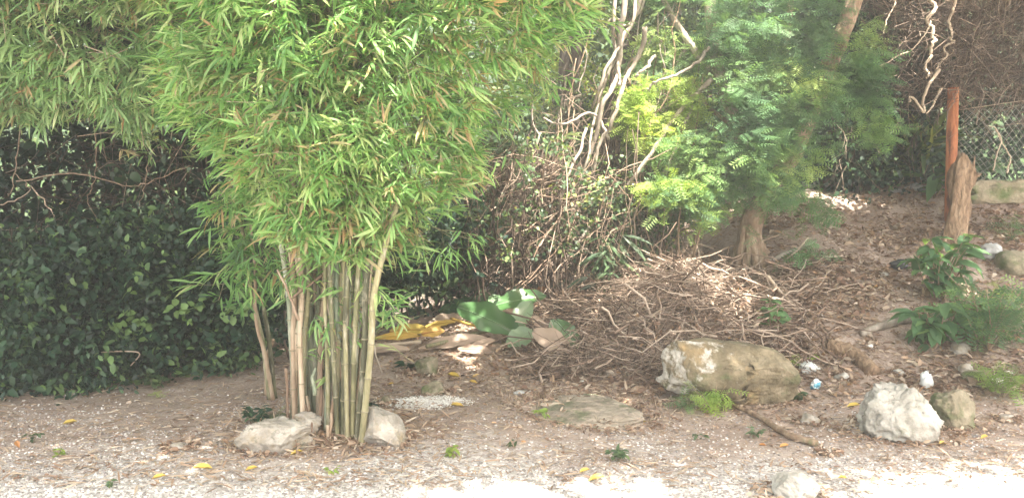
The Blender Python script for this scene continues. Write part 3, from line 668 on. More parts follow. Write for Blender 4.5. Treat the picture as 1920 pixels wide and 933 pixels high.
# B, C : dark trunks further back
def simple_tree(name, lab, pts, Y, w0, w1, mat, crown, cmat, group=None, branches=()):
    b = P(pts[0][0], pts[0][1], Y); b[2] = float(Hq(b[0], b[1]))
    root = empty(name, b, lab, 'tree', group); mb = MB(); limb(mb, [b - [0, 0, .1]] + px_path(pts[1:], Y), w0, w1, n=30, wob=.2); mb.build('trunk', mat, root)
    for bp, bw in branches:
        m_ = MB(); limb(m_, px_path(bp, Y - .05), bw, bw * .5, n=16, sides=7, wob=.15); m_.build('branch', mat, root)
    if crown:
        m_ = MB(); roof_crown(m_, *crown); m_.build('crown', cmat, root)
    return root
simple_tree('forest_tree', 'dark trunk standing in the bright gap next to the bamboo crown', [(1085, 470), (1090, 350), (1080, 240), (1068, 150), (1078, 60), (1060, -80), (1050, -300)], 12.0, .19, .15, M_bark_d, (.2, 14.2, 6.6, 2.6, 2.0, 1.3, 5000, .16), M_mid, 'dark forest trunks')
simple_tree('forest_tree', 'thick dark trunk right behind the pale tangled stems', [(1135, 480), (1138, 360), (1142, 260), (1158, 150), (1180, 30), (1210, -200)], 10.8, .17, .12, M_bark_d, (1.9, 13.6, 6.8, 2.2, 2.0, 1.2, 4500, .16), M_mid, 'dark forest trunks')
simple_tree('forest_tree', 'slim dark trunk between the lime sapling and the feathery tree', [(1275, 480), (1282, 300), (1290, 160), (1275, 60), (1270, -150)], 12.5, .07, .05, M_bark_d, (3.3, 14.2, 6.4, 2.0, 1.8, 1.2, 5000, .16), M_mid, 'dark forest trunks')
simple_tree('forest_tree', 'dark trunk in the shade behind the rusty post', [(1700, 350), (1702, 250), (1690, 120), (1710, 0), (1720, -150)], 12.2, .10, .08, M_bark_d, (6.6, 11.2, 6.0, 2.8, 2.4, 1.3, 8000, .16), M_mid, 'dark forest trunks')
simple_tree('forest_tree', 'forest tree trunk hidden deep behind the hedge hollow', [(200, 480), (210, 300), (190, 100), (200, -150)], 11.5, .14, .1, M_bark_d, (-3.6, 9.4, 5.8, 4.0, 2.6, 1.3, 15000, .17), M_mid, 'dark forest trunks')

# C : pale tangled stems (liana wrapped tree)
gC = P(1085, 480, 9.2); gC[2] = float(Hq(gC[0], gC[1]))
tC = empty('tangled_tree', gC, 'pale multi-stemmed tree of twisting sunlit stems crossing each other', 'tree')
for pts, w in [([(1175, -120), (1168, 0), (1160, 60), (1156, 120), (1148, 160), (1128, 190), (1112, 250), (1085, 330), (1062, 420)], 15),
               ([(1225, -80), (1200, 0), (1178, 60), (1150, 110), (1128, 160), (1108, 205)], 11), ([(1200, -60), (1190, 30), (1165, 80), (1140, 140), (1120, 215), (1105, 300), (1080, 380)], 9),
               ([(1210, 50), (1195, 110), (1172, 160), (1155, 215), (1135, 260), (1120, 330)], 12), ([(1148, -60), (1150, 40), (1158, 90), (1166, 130), (1162, 160)], 10),
               ([(1335, 150), (1290, 190), (1245, 245), (1205, 300), (1170, 350), (1120, 400), (1060, 480)], 12), ([(1230, 105), (1205, 130), (1190, 160)], 9), ([(1330, 90), (1300, 120), (1240, 150), (1205, 165)], 8),
               ([(1140, 260), (1110, 215), (1060, 240), (1020, 232)], 7), ([(1100, 240), (1080, 290), (1050, 350), (1035, 430), (1030, 500)], 8), ([(1060, 150), (1050, 210), (1060, 260)], 5),
               ([(1260, 300), (1235, 330), (1180, 345)], 13), ([(1060, 440), (1110, 470), (1160, 500)], 7), ([(1300, 200), (1285, 260), (1260, 330)], 8), ([(1225, -30), (1180, 40), (1150, 30), (1120, 60)], 7)]:
    m_ = MB(); Y = 9.0 + rng.normal() * .12; Ys = [Y + .12 * math.sin(i * 1.7 + w) for i in range(len(pts))]
    limb(m_, px_path(pts, Ys), w * .75 * Y / F / 2, w * Y / F / 2 * .5, n=36, sides=8, wob=.25, amp=.03)
    m_.build('stem', M_bark_p, tC)
for _i in range(16):
    x0 = rng.uniform(1010, 1300); x1 = x0 + rng.normal() * 60 + 40; Y = 9.2 + rng.random() * .6; m_ = MB(); y0 = rng.uniform(330, 520); y1 = rng.uniform(-60, 200)
    m_.tube(wander(P(x0, y0, Y), P(x1, y1, Y + rng.normal() * .2), 16, .16), np.linspace(.014, .007, 16) * (.6 + .8 * rng.random()), 6, rnd=rng.random()); m_.build('stem', M_bark_p if _i % 2 else M_bark, tC)
m_ = MB(); polymass(m_, [(1080, -60), (1340, -60), (1330, 60), (1230, 90), (1100, 80), (1085, 0)], 10.1, .8, 2600, .05, rbase=.6, rsd=.25); roof_crown(m_, 1.6, 10.4, 5.8, 1.3, 1.0, .7, 1200, .12, rbase=.6)
m_.build('crown', M_mid, tC)

# background thickets (each a shrub mass)
def thicket(lab, poly, Y, thick, n, size, mat, **kw):
    g = P(np.mean([a[0] for a in poly]), 400, Y); g[2] = float(Hq(g[0], g[1]))
    root = empty('shrub', g, lab, 'shrub', 'forest undergrowth shrubs')
    m_ = MB(); polymass(m_, poly, Y, thick, n, size, **kw); m_.build('foliage', mat, root)
    s_ = MB()
    for k in range(14):
        x = g[0] + rng.normal() * .5; z0 = float(Hq(x, Y + .1)); s_.tube(wander([x, Y + .1, z0 - .05], [x + rng.normal() * .3, Y, z0 + 1.2 + rng.random()], 8, .2), np.linspace(.014, .005, 8), 5, rnd=rng.random())
    s_.build('stems', M_twig_d, root)
thicket('dark undergrowth shrub behind the fallen banana leaves', [(780, 440), (1000, 430), (1010, 515), (900, 535), (780, 540)], 9.4, .7, 4200, .06, M_mid, rbase=.25)
thicket('grey-green undergrowth between brown twigs and the dark trunks', [(900, 270), (1080, 260), (1100, 380), (960, 350), (900, 350)], 10.6, .8, 2800, .06, M_mid, rbase=.35)
thicket('small-leaved shrub growing in front of the tangled stems', [(1080, 330), (1250, 320), (1260, 450), (1180, 500), (1060, 480)], 9.3, .7, 3600, .045, M_mid, rbase=.45, rsd=.3)
thicket('sunlit small-leaved shrub right of the thick dark trunk', [(1165, 190), (1330, 200), (1330, 350), (1180, 340)], 11.3, .9, 3800, .05, M_mid, rbase=.75, rsd=.25)
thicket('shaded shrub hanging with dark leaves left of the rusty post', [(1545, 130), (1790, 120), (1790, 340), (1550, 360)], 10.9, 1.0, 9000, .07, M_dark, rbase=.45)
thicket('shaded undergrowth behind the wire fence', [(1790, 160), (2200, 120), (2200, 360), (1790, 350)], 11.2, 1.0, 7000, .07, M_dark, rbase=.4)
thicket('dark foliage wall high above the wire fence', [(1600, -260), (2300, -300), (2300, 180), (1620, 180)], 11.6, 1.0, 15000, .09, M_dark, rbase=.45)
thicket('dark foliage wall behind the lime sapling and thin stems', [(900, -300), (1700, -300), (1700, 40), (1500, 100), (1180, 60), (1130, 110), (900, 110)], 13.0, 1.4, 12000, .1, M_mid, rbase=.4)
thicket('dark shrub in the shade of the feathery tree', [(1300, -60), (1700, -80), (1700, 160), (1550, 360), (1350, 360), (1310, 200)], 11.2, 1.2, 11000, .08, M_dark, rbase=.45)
thicket('loose small-leaved shrub growing up through the dry brown twigs', [(880, 260), (1080, 250), (1180, 330), (1130, 480), (900, 500)], 8.75, .6, 1500, .05, M_mid, rbase=.55, rsd=.3)
thicket('mid-green shrub filling the space right of the bamboo crown', [(880, 180), (1100, 170), (1100, 330), (900, 340)], 10.9, .9, 4500, .065, M_mid, rbase=.35, rsd=.3)
thicket('pale lime shrub coloured bright as if sunlit in the gap beside the dark trunk', [(1000, 110), (1140, 100), (1140, 320), (990, 300)], 12.8, .9, 3600, .07, M_lime, rbase=.9)  # lime leaf colour stands in for sunlight in the gap
thicket('yellow-green shrub coloured bright as if backlit in the gap right of the thick dark trunk', [(1165, 170), (1260, 180), (1330, 300), (1180, 340)], 12.4, .9, 3600, .07, M_lime, rbase=.9)  # bright end of the lime ramp imitates backlit leaves

# far wood : one mass, sunlit here and there
fw = MB()
for (x0, x1, Y, n, zt, rb) in [(-16, 16, 17, 26000, 7.5, .55), (-24, 24, 22, 24000, 13, .6)]:
    k = 900; c = np.stack([x0 + (x1 - x0) * rng.random(k), Y + rng.normal(size=k) * 1.2, np.maximum(0.3, (Y - 15) * .35) + zt * rng.random(k) ** 1.0], 1)
    c = c[fbm(c * .35, 2, 8) > -.45]; leaf_mass(fw, c, np.tile([.5, .6, .5], (len(c), 1)), n, .22, tmpl=T_SIMPLE, rbase=rb, rsd=.25)
tag(fw.build('far_woods', M_mid), 'far off sunlit wood seen through gaps', kind='stuff')

# ---------------------------------------------------------------- twig tangles
def tangle(mb, poly, Y, thick, n, lmin, lmax, w, ang=None, curl=.25, sides=3, segs=6):
    q = sample_poly(poly, n)
    for i in range(n):
        c = P(q[i, 0], q[i, 1], Y + (rng.random() - .5) * thick); a = (rng.random() * math.pi * 2) if ang is None else rad(rng.normal(ang[0], ang[1]))
        l = (lmin + (lmax - lmin) * rng.random() ** 1.5) / 2; d = np.array([math.cos(a), rng.normal() * .35, math.sin(a)]) * l
        ww = w * (.5 + rng.random()); mb.tube(wander(c - d, c + d, segs, curl * l), np.linspace(ww, ww * .5, segs), sides, rnd=rng.random(), cap=False)
m_ = MB()   # upright brown dead mass
tangle(m_, [(930, 290), (1060, 280), (1090, 330), (1080, 420), (1060, 470), (980, 500), (900, 500), (910, 400)], 9.2, .7, 700, .25, .9, .005, ang=(70, 45))
tangle(m_, [(1000, 300), (1200, 300), (1230, 500), (1000, 520)], 9.4, .7, 200, .3, 1.1, .005, ang=(60, 50))
tangle(m_, [(860, 440), (1010, 430), (1020, 510), (930, 530), (840, 530)], 9.1, .5, 480, .2, .8, .005, ang=(40, 40))
n0 = len(m_.V); tangle(m_, [(900, 280), (1090, 270), (1200, 330), (1180, 480), (980, 520), (880, 520)], 9.0, .7, 150, .3, 1.2, .007, ang=(55, 50), curl=.2)
m_.M[n0:] = [np.full(len(x), 1) for x in m_.M[n0:]]
tag(m_.build('dry_undergrowth', [M_twig_m, M_twig]), 'upright mass of dry brown twigs behind the banana leaves', 'dead twigs', kind='stuff')
m_ = MB()   # vines at top right
tangle(m_, [(1770, -80), (2100, -120), (2100, 200), (1900, 190), (1800, 190), (1760, 120)], 9.9, .9, 2300, .3, 1.4, .0045, curl=.5, ang=(20, 60))
tangle(m_, [(1620, -60), (1780, -80), (1790, 160), (1700, 230), (1660, 120)], 10.3, .6, 800, .3, 1.0, .0045, curl=.5)
tag(m_.build('vine_tangle', M_twig_m), 'curtain of tangled brown dead vines above the wire fence', 'dead vines', kind='stuff')
m_ = MB()
tangle(m_, [(1560, 200), (1780, 220), (1780, 340), (1560, 350)], 10.5, .5, 90, .3, 1.0, .004, curl=.4, ang=(85, 25))
tangle(m_, [(1000, 150), (1330, 150), (1320, 480), (1050, 500)], 9.5, 1.0, 200, .3, 1.3, .005, curl=.3)
tangle(m_, [(0, 240), (430, 240), (430, 420), (0, 450)], 8.2, .8, 90, .4, 1.6, .0045, curl=.4)
tag(m_.build('fine_vines', M_twig_m), 'thin bare vines and twigs strung through the undergrowth', 'vines', kind='stuff')
# the heap of cut branches on the slope
_hp = np.random.RandomState(3)
def HN(X, Y): return vnoise(np.array([[X * 2.3, Y * 2.3, 0.]]), 91)[0]
m_ = MB()
pts = []
N = 3000
for i in range(N):
    px = rng.normal(1245, 165); X0 = (px - 960) / F
    Y = rng.uniform(6.75, 8.9); X = X0 * Y
    if px < 960 or px > 1540: continue
    hh = .38 * math.exp(-((px - 1245) / 210) ** 4) * math.exp(-((Y - 7.6) / 1.1) ** 4) * max(.08, .62 + 1.4 * float(HN(X, Y)))
    g = float(Hq(X, Y)); z = g + .02 + hh * rng.random() ** .6 + .03
    a = rng.random() * math.pi * 2; el = rng.normal() * .32; l = (.10 + .5 * rng.random() ** 2) * (.55 if px < 1050 or px > 1430 else 1)
    if rng.random() < .12: el = rng.uniform(.5, 1.3); l *= .6
    d = np.array([math.cos(a) * math.cos(el), math.sin(a) * math.cos(el) * .8, math.sin(el)]) * l; w = .002 + .010 * rng.random() ** 4
    p = wander(np.array([X, Y, z]) - d, np.array([X, Y, z]) + d, 6, .3 * l); p[:, 2] = np.maximum(p[:, 2], Hq(p[:, 0], p[:, 1]) + .01)
    m_.tube(p, np.linspace(w, w * .5, 6), 4, rnd=rng.random(), cap=False)
for i in range(260):
    px = rng.uniform(1000, 1540); X0 = (px - 960) / F; Y = rng.uniform(6.9, 9.0); X = X0 * Y; hh = .38 * math.exp(-((px - 1245) / 230) ** 4) * math.exp(-((Y - 7.6) / 1.2) ** 4)
    g = float(Hq(X, Y)); a = rng.random() * 6.28; el = rng.normal() * .3; l = .15 + .55 * rng.random(); w = .004 + .008 * rng.random()
    d = np.array([math.cos(a) * math.cos(el), math.sin(a) * math.cos(el) * .8, math.sin(el)]) * l; p0 = np.array([X, Y, g + .03 + hh * (.4 + .7 * rng.random())])
    p = wander(p0 - d, p0 + d, 8, .22 * l); p[:, 2] = np.maximum(p[:, 2], Hq(p[:, 0], p[:, 1]) + .01); m_.tube(p, np.linspace(w, w * .45, 8), 5, rnd=rng.random())
    for _k in range(2):
        b = p[int(rng.integers(2, 7))]; e = b + unit(d + rv(1, l * .6)[0]) * l * .6; m_.tube(wander(b, e, 5, .05), np.linspace(w * .6, w * .3, 5), 4, rnd=rng.random(), cap=False)
n = 2200; px = rng.normal(1245, 150, n); Y = 6.9 + 1.8 * rng.random(n); X = (px - 960) / F * Y; hh = .36 * np.exp(-((px - 1245) / 210) ** 4) * np.exp(-((Y - 7.6) / 1.1) ** 4)
p = np.stack([X, Y, Hq(X, Y) + .02 + hh * rng.random(n)], 1); L = .03 + .06 * rng.random(n); m_.scatter(T_BROAD, p, frames(rv(n), rv(n, .6) + [0, -.3, 1]), np.stack([L, L * .45, L * 1.5], 1), rng.random(n), mat=1)
tag(m_.build('brush_heap', [M_twig_h, M_dead]), 'wide heap of dry cut twigs and branches behind the long boulder', 'twig heap', kind='stuff')
# larger branches on it : things
BR = 'larger branches on the twig heap'
for lab, pts, w, mt in [
        ('red-brown forked branch standing up from the middle of the heap', [(1268, 648), (1262, 600), (1255, 560), (1262, 525), (1292, 490)], 6, M_twig),
        ('long pale branch lying across the top of the heap', [(1160, 455), (1230, 452), (1290, 456), (1330, 465), (1365, 478)], 6, M_vine),
        ('thin branch bridging the heap below the tree roots', [(1230, 478), (1280, 485), (1330, 478), (1370, 462), (1420, 455), (1460, 440)], 6, M_twig),
        ('red-brown branch slanting down to the end of the heap', [(1200, 548), (1260, 570), (1320, 600), (1380, 625), (1400, 632)], 6, M_twig),
        ('stout broken stick resting above the boulder\'s square end', [(1192, 612), (1196, 640), (1190, 632)], 10, M_bark_p),
        ('grey stick leaning on the boulder\'s square end', [(1205, 615), (1225, 640), (1240, 658)], 7, M_twig),
        ('pale dry branch arching over the leaf litter beyond the heap', [(1372, 640), (1420, 655), (1480, 480), (1530, 450)], 0, M_vine),
        ('dry stem rising straight beside the banana leaves', [(1085, 520), (1095, 545), (1102, 568)], 8, M_twig),
        ('curved branch reaching from the roots across the slope', [(1440, 515), (1460, 540), (1490, 570), (1530, 580)], 7, M_vine),
        ('crooked branch sloping over the ground beyond the heap', [(1440, 490), (1470, 475), (1505, 465), (1535, 450)], 10, M_bark_p),
        ('thin upright stem in the middle of the heap with bent tip', [(1145, 445), (1150, 480), (1152, 540)], 4, M_twig)]:
    if w == 0: continue
    g0 = [G(x, y + 12) for x, y in pts]; Y = float(np.mean([g[1] for g in g0])) - .12
    pl = smooth_path([P(x, y, Y) for x, y in pts], 18); pl += np.cumsum(rv(18, .003), 0)
    k = MB(); k.tube(pl, np.linspace(w, w * .6, 18) * Y / F / 2, 6, rnd=.4 + .4 * rng.random()); tag(k.build('dead_branch', mt, origin=pl[0]), lab, 'branch', BR)
# fallen branch before the boulder
k = MB(); pl = smooth_path([G(x, y) + [0, 0, .025] for x, y in [(1325, 745), (1350, 757), (1385, 770), (1420, 785), (1450, 805), (1480, 822), (1530, 838)]], 26)
k.tube(pl, np.linspace(.014, .024, 26), 8, rnd=.5, wob=.2); tag(k.build('fallen_branch', M_bark, origin=pl[0]), 'long curved brown branch on bare soil below the long boulder', 'branch')

# ---------------------------------------------------------------- rocks
def ico(sub=5):
    import bmesh
    bm = bmesh.new(); bmesh.ops.create_icosphere(bm, subdivisions=sub, radius=1)
    V = np.array([v.co[:] for v in bm.verts]); Fs = np.array([[v.index for v in f.verts] for f in bm.faces]); bm.free(); return V, Fs
ICO5, ICO3, ICO6 = ico(5), ico(3), ico(6)
FOOT = []
def rock(name, lab, px, pyb, w, h, mat, cat='rock', depth=.7, seed=1, rough=.16, cuts=5, sink=.25, group=None, shape=None, yaw=0, sub=None, fine=.03, zoff=0):
    """px: centre column, pyb: lower edge row, w/h: size in photo pixels"""
    g = G(px, pyb); D = g[1]; W = w * D / F; D += W * depth * .42; Hh = h * D / F
    V, Fs = (ICO6 if w > 90 else ICO5) if sub is None else ICO3; V = V.copy()
    V = np.sign(V) * np.abs(V) ** .7; r = np.random.RandomState(seed)
    for _ in range(cuts):
        n = r.normal(size=3); n /= np.linalg.norm(n); d = .62 + .22 * r.rand(); s = V @ n; V -= np.clip(s - d, 0, None)[:, None] * n * .97
    nrm = unit(V); V = V * (1 + rough * fbm(V * 1.3 + seed * 3.7, 3, seed)[:, None] + fine * fbm(V * 6 + seed, 5, seed + 4)[:, None] + fine * .35 * fbm(V * 22 + seed, 3, seed + 6)[:, None] - fine * 1.2 * np.clip(.25 - np.abs(vnoise(V * 2.6 + seed, seed + 8)), 0, 1)[:, None] * 3)
    V /= np.abs(V).max(0)
    if shape: V = shape(V)
    tot = Hh / (1 - sink); c, s_ = math.cos(yaw), math.sin(yaw)
    V = V * np.array([W / 2, W * depth / 2, tot / 2]); V = np.stack([V[:, 0] * c - V[:, 1] * s_, V[:, 0] * s_ + V[:, 1] * c, V[:, 2]], 1)
    X = float(ray(px, pyb)[0]) * D; z = float(Hq(X, D - W * depth * .3)) - tot * sink + tot / 2 + zoff
    FOOT.append((X, D, W / 2, W * depth / 2)); k = MB(); k.add(V, Fs.ravel(), [3] * len(Fs)); o = k.build(name, mat); o.location = (X, D, z); return tag(o, lab, cat, group)
def sh_big(V):
    V = V.copy(); x = V[:, 0].copy(); p = np.where(x < 0, .5, .62); V[:, 0] = np.sign(x) * np.abs(x) ** p; x = V[:, 0]
    top = np.interp(x, [-1, -.2, .5, .85, 1], [1.05, .98, .78, .58, .42]); bot = np.interp(x, [-1, -.93, -.7, -.1, .5, .9, 1], [.05, -.4, -.66, -.95, -1, -.92, -.8])
    z = V[:, 2]; zz = np.sign(z) * np.abs(z) ** np.where(x < .3, .30, .7); mid = (top + bot) / 2
    V[:, 2] = mid + (top - bot) / 2 * zz; V[:, 1] *= 1 + .25 * np.sin(x * 2.2 + 1)
    for n_, d_ in [((-.92, -.35, .1), .86), ((.1, -.75, .65), .82), ((.25, -.9, -.3), .80), ((-.3, -.85, .4), .92), ((.8, -.4, .5), .95), ((-.6, -.5, -.6), .85)]:
        n_ = np.array(n_) / np.linalg.norm(n_); V -= np.clip(V @ n_ - d_, 0, None)[:, None] * n_ * .9
    V *= 1 + .07 * fbm(V * 2.1 + 5, 4, 63)[:, None] + .012 * fbm(V * 14, 3, 64)[:, None]; return V
rock('boulder', 'long tan boulder with square pale end and rounded far end, before the twig heap', 1358, 764, 278, 118, M_rock_big, 'boulder', .5, 3, .07, 3, .06, shape=sh_big, fine=.035)
def sh_white(V):
    V = V.copy(); V[:, 0] -= .12 * V[:, 2]; V[:, 0] *= 1 - .42 * np.clip(V[:, 2] + .2, 0, 1); return V
rock('boulder', 'rough white pointed boulder on bare soil', 1690, 832, 200, 100, M_rock_w, 'boulder', .7, 9, .16, 9, .22, shape=sh_white, fine=.06)
rock('boulder', 'low mossy brown boulder touching the rough white one', 1790, 808, 98, 70, M_rock_m, 'boulder', .8, 12, .15, 5, .3)
rock('flat_rock', 'wide flat moss-grown rock barely rising from the litter', 1095, 800, 260, 18, M_rock_f, 'rock', 1.0, 14, .16, 5, .66, yaw=.25, fine=.04)
rock('rock', 'mossy upright rock in the litter past the bamboo stems', 800, 706, 48, 38, M_rock_m, seed=21)
rock('rock', 'squat olive rock at the edge of the white grains', 812, 742, 46, 26, M_rock_m, seed=22, sink=.4)
rock('rock', 'low pale rock lying flat at the left foot of the bamboo', 522, 852, 162, 54, M_rock_g, 'rock', .7, 24, .14, 6, .3)
rock('rock', 'small white-veined rock resting against the grey bamboo stems', 577, 824, 56, 42, M_rock_g, 'rock', .8, 25, .2, 6, .1, zoff=.02)
rock('rock', 'wedge-shaped grey rock at the right foot of the bamboo', 716, 840, 96, 66, M_rock_g, 'rock', .9, 27, .12, 6, .25, shape=lambda V: np.stack([V[:, 0], V[:, 1], np.where(V[:, 2] > 0, V[:, 2] * (1 - .45 * np.clip(V[:, 0] + .3, 0, 1.3)), V[:, 2])], 1))
rock('rock', 'sun-bleached white stone at the bottom edge in full sun', 1486, 945, 100, 52, M_rock_w, 'rock', .8, 31, .12, 5, .2)
rock('rock', 'dull stone peeping out between litter and olive rock', 722, 760, 20, 18, M_rock_m, seed=33, sub=3)
ST = 'scattered small stones'
for j, (lab, x, y, w, h, mt) in enumerate([
        ('rounded pale stone between the blue wrapper and the log', 1578, 716, 26, 17, M_rock_w), ('flattish grey stone alone on bare soil', 1518, 797, 40, 20, M_rock_g),
        ('small stone touching the outer end of the fallen branch', 1551, 853, 22, 11, M_rock_g), ('white chip leaning on the rough white boulder', 1611, 790, 20, 16, M_rock_w),
        ('white angular stone on the flat mossy rock', 1093, 722, 18, 8, M_white), ('pale stone at the lower edge of the flat mossy rock', 1128, 797, 22, 14, M_rock_w),
        ('tan stone under the green fern-like plant', 1812, 706, 28, 26, M_rock_g), ('brown stone stack base beside the fern-like plant', 1828, 725, 50, 26, M_rock_m),
        ('grey upright stone above the brown stone stack', 1800, 668, 34, 24, M_rock_g), ('whitish stone in the litter above the white boulder', 1686, 706, 22, 12, M_rock_w),
        ('dirty white stone low in the slope leaf litter', 1632, 655, 18, 8, M_white), ('tan stone set in the slope under the leafy plant', 1852, 640, 34, 20, M_rock_g),
        ('pale stone next to the green fern-like plant', 1892, 706, 20, 10, M_white), ('tiny white stone right of the fern-like plant', 1866, 724, 26, 14, M_white),
        ('stone at the foot of the low boulder beside the litter', 1885, 790, 30, 14, M_rock_g), ('stone half-buried in the upper slope', 1655, 520, 24, 10, M_rock_g),
        ('grey stone on the slope under the stump', 1770, 508, 26, 14, M_rock_g), ('pale pebble on the earth before the bamboo rocks', 335, 845, 40, 12, M_rock_g),
        ('boulder edge showing at the right side below the grey rag', 1905, 520, 70, 44, M_rock_m), ('grey stone in the litter below the yellow leaf', 985, 742, 30, 9, M_rock_g)]):
    rock('stone', lab.replace('at the right side ', ''), x, y, w, h, mt, 'stone', .8, 60 + j, .18, 5, .2, ST, sub=3)

# ---------------------------------------------------------------- fence, post, kerb, stump
Yp = 9.7; pg = P(1783, 336, Yp); zg = float(Hq(pg[0], Yp)); top = P(1783, 166, Yp)
post = empty('fence_post', (pg[0], Yp, zg - .1), 'rusty orange steel post with a pink-brown side at the end of the wire fence', 'post')
def box(mb, c, s, yaw=0, tilt=0, mat=0):
    c = np.asarray(c, float); v = np.array([(x, y, z) for z in (-1, 1) for y in (-1, 1) for x in (-1, 1)], float) * np.asarray(s) / 2
    R = np.array(Matrix.Rotation(yaw, 3, 'Z') @ Matrix.Rotation(tilt, 3, 'Y')); v = v @ R.T + c
    mb.add(v, [0, 2, 3, 1, 4, 5, 7, 6, 0, 1, 5, 4, 1, 3, 7, 5, 3, 2, 6, 7, 2, 0, 4, 6], [4] * 6, mat)
hgt = top[2] - zg + .1; k = MB(); yw = rad(-28)
ca, sa = math.cos(yw), math.sin(yw)
def pl_(x, y): return np.array([pg[0] + x * ca - y * sa, Yp + x * sa + y * ca, 0])
# H section: web plus two flanges
box(k, pl_(0, -.05) + [0, 0, zg - .1 + hgt / 2], (.125, .012, hgt), yw); box(k, pl_(0, .05) + [0, 0, zg - .1 + hgt / 2 - .01], (.125, .012, hgt - .02), yw)
k.build('channel', M_rust, post, smooth=False)
k = MB(); box(k, pl_(.056, 0) + [0, 0, zg - .1 + hgt / 2 - .004], (.012, .088, hgt - .008), yw); box(k, pl_(-.056, 0) + [0, 0, zg - .1 + hgt / 2 - .004], (.012, .088, hgt - .008), yw)
k.build('side_plate', rough_mat('rust_lit_side', [(.3, (.30, .15, .11)), (.7, (.48, .30, .24))], scale=6, bump=.1), post, smooth=False)  # side plates coloured lighter to imitate the light on that face
k = MB(); box(k, pl_(0, 0) + [0, 0, zg - .1 + hgt + .004], (.118, .094, .008), yw); k.build('cap_plate', M_rust, post, smooth=False)
k = MB()
for z in (.25, .55, .85, 1.05):
    c = pl_(0, -.06) + [0, 0, zg - .1 + z]; k.tube(np.array([c, c + [0, -.012, 0]]), [.01, .008], 8)
# wire fence going right
fa = P(1800, 206, Yp - .05); fb_ = P(2120, 160, 8.9)
za = P(1800, 330, Yp - .05)[2]; zb = float(Hq(fb_[0], 8.9)) + .02
fence = empty('wire_fence', (fa[0], fa[1], za), 'diamond wire mesh fence hanging from a straight top wire', 'fence')
k = MB()
def fp(s, t):   # s along 0..1, t height 0..1
    b = np.array([fa[0] * (1 - s) + fb_[0] * s, fa[1] * (1 - s) + fb_[1] * s, za * (1 - s) + zb * s]); tt = np.array([b[0], b[1], fa[2] * (1 - s) + fb_[2] * s])
    p = b * (1 - t) + tt * t; p[1] += .03 * math.sin(s * 9 + t * 3) ; return p
Lf = np.linalg.norm(fb_ - fa); Hf = fa[2] - za; cell = .075
ns = int((Lf + Hf) / cell)
for i in range(ns):
    for sg in (1, -1):
        off = i * cell - (Hf if sg > 0 else 0)
        pts = []
        for t in np.linspace(0, 1, 14):
            s = (off + (Hf * t if sg > 0 else -Hf * t)) / Lf
            if 0 <= s <= 1:
                p = fp(s, t * .97); p[1] += .004 * sg * (-1) ** int(t * 13); pts.append(p)
        if len(pts) > 1: k.tube(np.array(pts), [.0026] * len(pts), 3, rnd=rng.random(), cap=False)
k.build('mesh_netting', M_wire, fence)
k = MB(); k.tube(np.array([fp(s, 1.0) for s in np.linspace(0, 1, 12)]), [.0035] * 12, 5); k.build('top_wire', M_vine, fence)
k = MB(); a = P(1660, 205, 10.0); k.tube(wander(a, fa + [0, 0, .01], 10, .02), [.003] * 10, 4); k.build('guy_wire', M_wire, fence)
# low mossy kerb wall beneath it
gk = P(1870, 345, 9.35); k = MB(); zt = P(1860, 329, 9.3)[2]; 
V, Fs = ICO5; V = V.copy(); V = np.clip(V * 1.6, -1, 1); V = V * (1 + .13 * fbm(V * [5, 2, 2], 4, 41)[:, None]); V = V * [.62, .12, .13]
zk = float(Hq(gk[0] + .1, 9.3)); k.add(V, Fs.ravel(), [3] * len(Fs)); o = k.build('kerb_wall', M_rock_m); o.location = (gk[0] + .35, 9.35, zt - .19); o.rotation_euler = (0, 0, rad(-8)); tag(o, 'low mossy stone kerb under the wire fence', 'wall')

# stump
gs = G(1792, 452); Y = gs[1]; st = empty('tree_stump', gs, 'tall weathered broken stump leaning before the rusty post', 'stump')
pl = np.array([gs + [0, 0, -.12], P(1796, 420, Y), P(1800, 385, Y), P(1803, 350, Y), P(1810, 320, Y), P(1814, 306, Y)]); pl = smooth_path(pl, 44)
sides = 40; n = len(pl); th = np.arange(sides) * 2 * math.pi / sides
rr = np.interp(np.linspace(0, 1, n), [0, .15, .45, .7, 1], [.14, .108, .10, .122, .135])
t_ = unit(np.gradient(pl, axis=0)); a_ = unit(np.cross(t_, [0, 1, 0])); b_ = np.cross(t_, a_)
zz = np.linspace(0, 1, n)[:, None] * np.ones(sides); tt = th[None] * np.ones((n, 1))
fl = fbm(np.stack([np.cos(tt).ravel() * 2.2, np.sin(tt).ravel() * 2.2, zz.ravel() * 1.5], 1), 4, 71).reshape(n, sides)
R_ = rr[:, None] * (1 + .34 * fl + .16 * vnoise(np.stack([np.cos(tt).ravel() * 2, np.sin(tt).ravel() * 2, zz.ravel() * 5], 1), 72).reshape(n, sides) + .09 * vnoise(np.stack([np.cos(tt).ravel() * 5, np.sin(tt).ravel() * 5, zz.ravel() * 9], 1), 73).reshape(n, sides))
V = pl[:, None] + R_[..., None] * (np.cos(th)[None, :, None] * a_[:, None] + np.sin(th)[None, :, None] * b_[:, None] * .85)
jag = .16 * np.clip(vnoise(np.stack([np.cos(th) * 1.8, np.sin(th) * 1.8, th * 0], 1), 77), -1, 1) + .05 * vnoise(np.stack([np.cos(th) * 6, np.sin(th) * 6, th * 0], 1), 78)
V[:, :, 2] += (zz ** 5) * jag[None] ; k = MB()
i_ = np.arange(n - 1)[:, None] * sides; j_ = np.arange(sides)[None]; j2 = (j_ + 1) % sides
q = np.stack([i_ + j_, i_ + j2, i_ + sides + j2, i_ + sides + j_], -1).reshape(-1)
V = V.reshape(-1, 3); cc = V[-sides:].mean(0) - [0, 0, .07]; inner = V[-sides:] * .55 + cc * .45 - [0, 0, .03]
